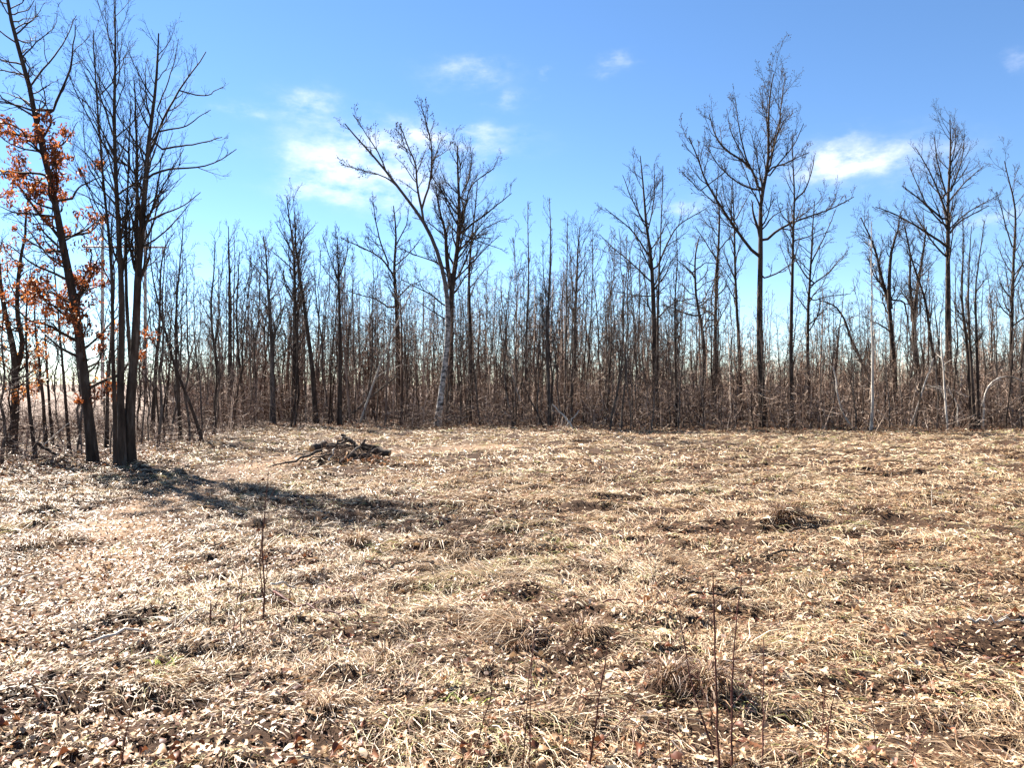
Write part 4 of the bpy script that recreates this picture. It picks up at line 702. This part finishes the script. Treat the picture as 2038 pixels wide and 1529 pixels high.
weed('tall straight sapling in front of the hollow dark tussock', [([(1432, 1550), (1425, 1386), (1422, 1245), (1418, 1150)], 7.5), ([(1428, 1455), (1400, 1390), (1385, 1350)], 3)], tw=7)
weed('tall straight sapling right of the hollow dark tussock', [([(1455, 1550), (1458, 1339), (1467, 1235), (1477, 1160)], 7), ([(1456, 1420), (1480, 1390), (1502, 1350)], 3), ([(1457, 1460), (1475, 1430), (1500, 1405)], 3)], tw=7)
weed('leaning dark stem rising left of the hollow dark tussock', [([(1424, 1530), (1373, 1377), (1361, 1292), (1347, 1221)], 5.5)], tw=5)
weed('straight dark sapling third from the hollow dark tussock', [([(1518, 1550), (1520, 1400), (1519, 1290)], 5), ([(1519, 1440), (1540, 1380), (1560, 1320)], 2.6)], tw=6)
weed('upright stem of the pair at bottom right', [([(1630, 1545), (1640, 1460), (1641, 1400)], 4)], tw=4)
weed('slanting stem of the pair at bottom right', [([(1642, 1548), (1655, 1450), (1664, 1400)], 4.6)], tw=4)
weed('thin stem slanting right near the lower right corner', [([(1800, 1540), (1830, 1470), (1851, 1430)], 3.6)], tw=2)
weed('wiry stem bending left in the right foreground', [([(1890, 1345), (1865, 1290), (1840, 1255), (1815, 1225)], 3.6)], tw=3)
weed('thin dead stem standing in the middle of the right field', [([(1718, 1130), (1720, 1080), (1717, 1030)], 2.2)], tw=3)
weed('thin pale stalk standing near the far right field', [([(1854, 1005), (1855, 985), (1853, 965)], 2)], m=M_PALE, tw=0)
weed('thin stem left of the forked bottom sapling', [([(1130, 1540), (1120, 1460), (1112, 1385)], 3)], tw=3)
weed('thin stem between the forked sapling and the tall straight ones', [([(1335, 1545), (1330, 1450), (1322, 1372)], 3.4)], tw=4)
weed('low twiggy shoot right of the left stub', [([(560, 1290), (552, 1230), (548, 1185)], 2.6)], tw=5)
weed('thin stem in front of the bottom right pair', [([(1745, 1545), (1738, 1440), (1730, 1380)], 3)], tw=4)
# sticks lying on the ground
stick('fallen_branch', 'long pale branch lying in the leaves of the left foreground', 'branch', [(180, 1297), (250, 1280), (319, 1262), (410, 1237)], 6, ground_it=True, twigs=4, group='sticks lying on the ground')
stick('fallen_branch', 'pale thin stick lying at the left border', 'branch', [(0, 1182), (70, 1155), (140, 1133)], 3.5, ground_it=True, group='sticks lying on the ground')
stick('fallen_branch', 'pale branch propped right of the tallest left stem', 'branch', [(540, 1190), (578, 1180), (642, 1168)], 5, ground_it=True, twigs=4, group='sticks lying on the ground')
stick('fallen_branch', 'dark twiggy branch sprawling right of the tallest left stem', 'branch', [(545, 1195), (600, 1210), (662, 1240), (715, 1250)], 5, ground_it=True, twigs=14, mat_=M_STEM, group='sticks lying on the ground')
stick('fallen_branch', 'dark forked branch beyond the sprawling twiggy one', 'branch', [(642, 1180), (680, 1195), (720, 1220)], 5, ground_it=True, twigs=8, mat_=M_STEM, group='sticks lying on the ground')
stick('fallen_branch', 'dark strip low in the grass beyond the straight saplings', 'branch', [(1338, 1193), (1400, 1188), (1477, 1183)], 8, ground_it=True, mat_=M_BARK, group='sticks lying on the ground')  # this and the next two: thin dark tubes laid level in the grass
stick('fallen_branch', 'long dark strip lying level in the middle of the right field', 'branch', [(1442, 1117), (1540, 1113), (1653, 1111)], 6, ground_it=True, mat_=M_BARK, twigs=5, group='sticks lying on the ground')
stick('fallen_branch', 'short dark strip beyond the long level one', 'branch', [(1568, 1068), (1610, 1066), (1650, 1068)], 5, ground_it=True, mat_=M_BARK, group='sticks lying on the ground')
stick('fallen_branch', 'white stick lying at the right border', 'branch', [(1926, 1265), (1980, 1270), (2050, 1278)], 5, ground_it=True, twigs=2, group='sticks lying on the ground')
stick('fallen_branch', 'dark stick lying below the white one at right', 'branch', [(1960, 1326), (2000, 1320), (2050, 1315)], 5, ground_it=True, mat_=M_STEM, group='sticks lying on the ground')
stick('fallen_branch', 'thin dark pole lying across the centre of the field', 'branch', [(740, 1137), (820, 1136), (910, 1139)], 3.4, ground_it=True, mat_=M_BARK, group='sticks lying on the ground')
stick('fallen_branch', 'thin wiry stick lying right of centre near the flat tussock', 'branch', [(1200, 1228), (1270, 1234), (1345, 1243)], 3.4, ground_it=True, mat_=M_STEM, group='sticks lying on the ground')
stick('fallen_branch', 'weathered board-like bark strip below the rounded pale tussock', 'branch', [(985, 1290), (1030, 1292), (1066, 1291)], 7, ground_it=True, mat_=M_BARKG, group='sticks lying on the ground')
# a few blades of new green
for px, py, lab in [(935, 1405, 'small tuft of fresh yellow-green grass in the near centre'), (238, 1108, 'single bright green leaf on the left path'), (330, 1330, 'yellow-green sprig beside the long pale branch'), (1100, 1088, 'greenish patch of blades in the far centre of the field')]:
    d = base_d(py); x0 = (px - CX) / FPX * d; n = 16; a_ = rng.uniform(0, 6.28, n); x = x0 + .05 * rng.normal(0, 1, n); y = d + .04 * rng.normal(0, 1, n); V, F = blades(x, y, rng.uniform(.07, .16, n), rng.uniform(.004, .009, n), rng.uniform(.3, 1.2, n), a_, rng.uniform(.3, 1.4, n))
    z = float(ground_h(x0, d)); g = Geo(); g.put(V - np.array([x0, d, z - .03]), F, np.repeat(rng.random(n), 5)); root = empty('green_tuft', (x0, d, z), lab, 'grass tuft', 'green tufts in the dead grass'); g.build('blades', M_GREEN, root, smooth=False)
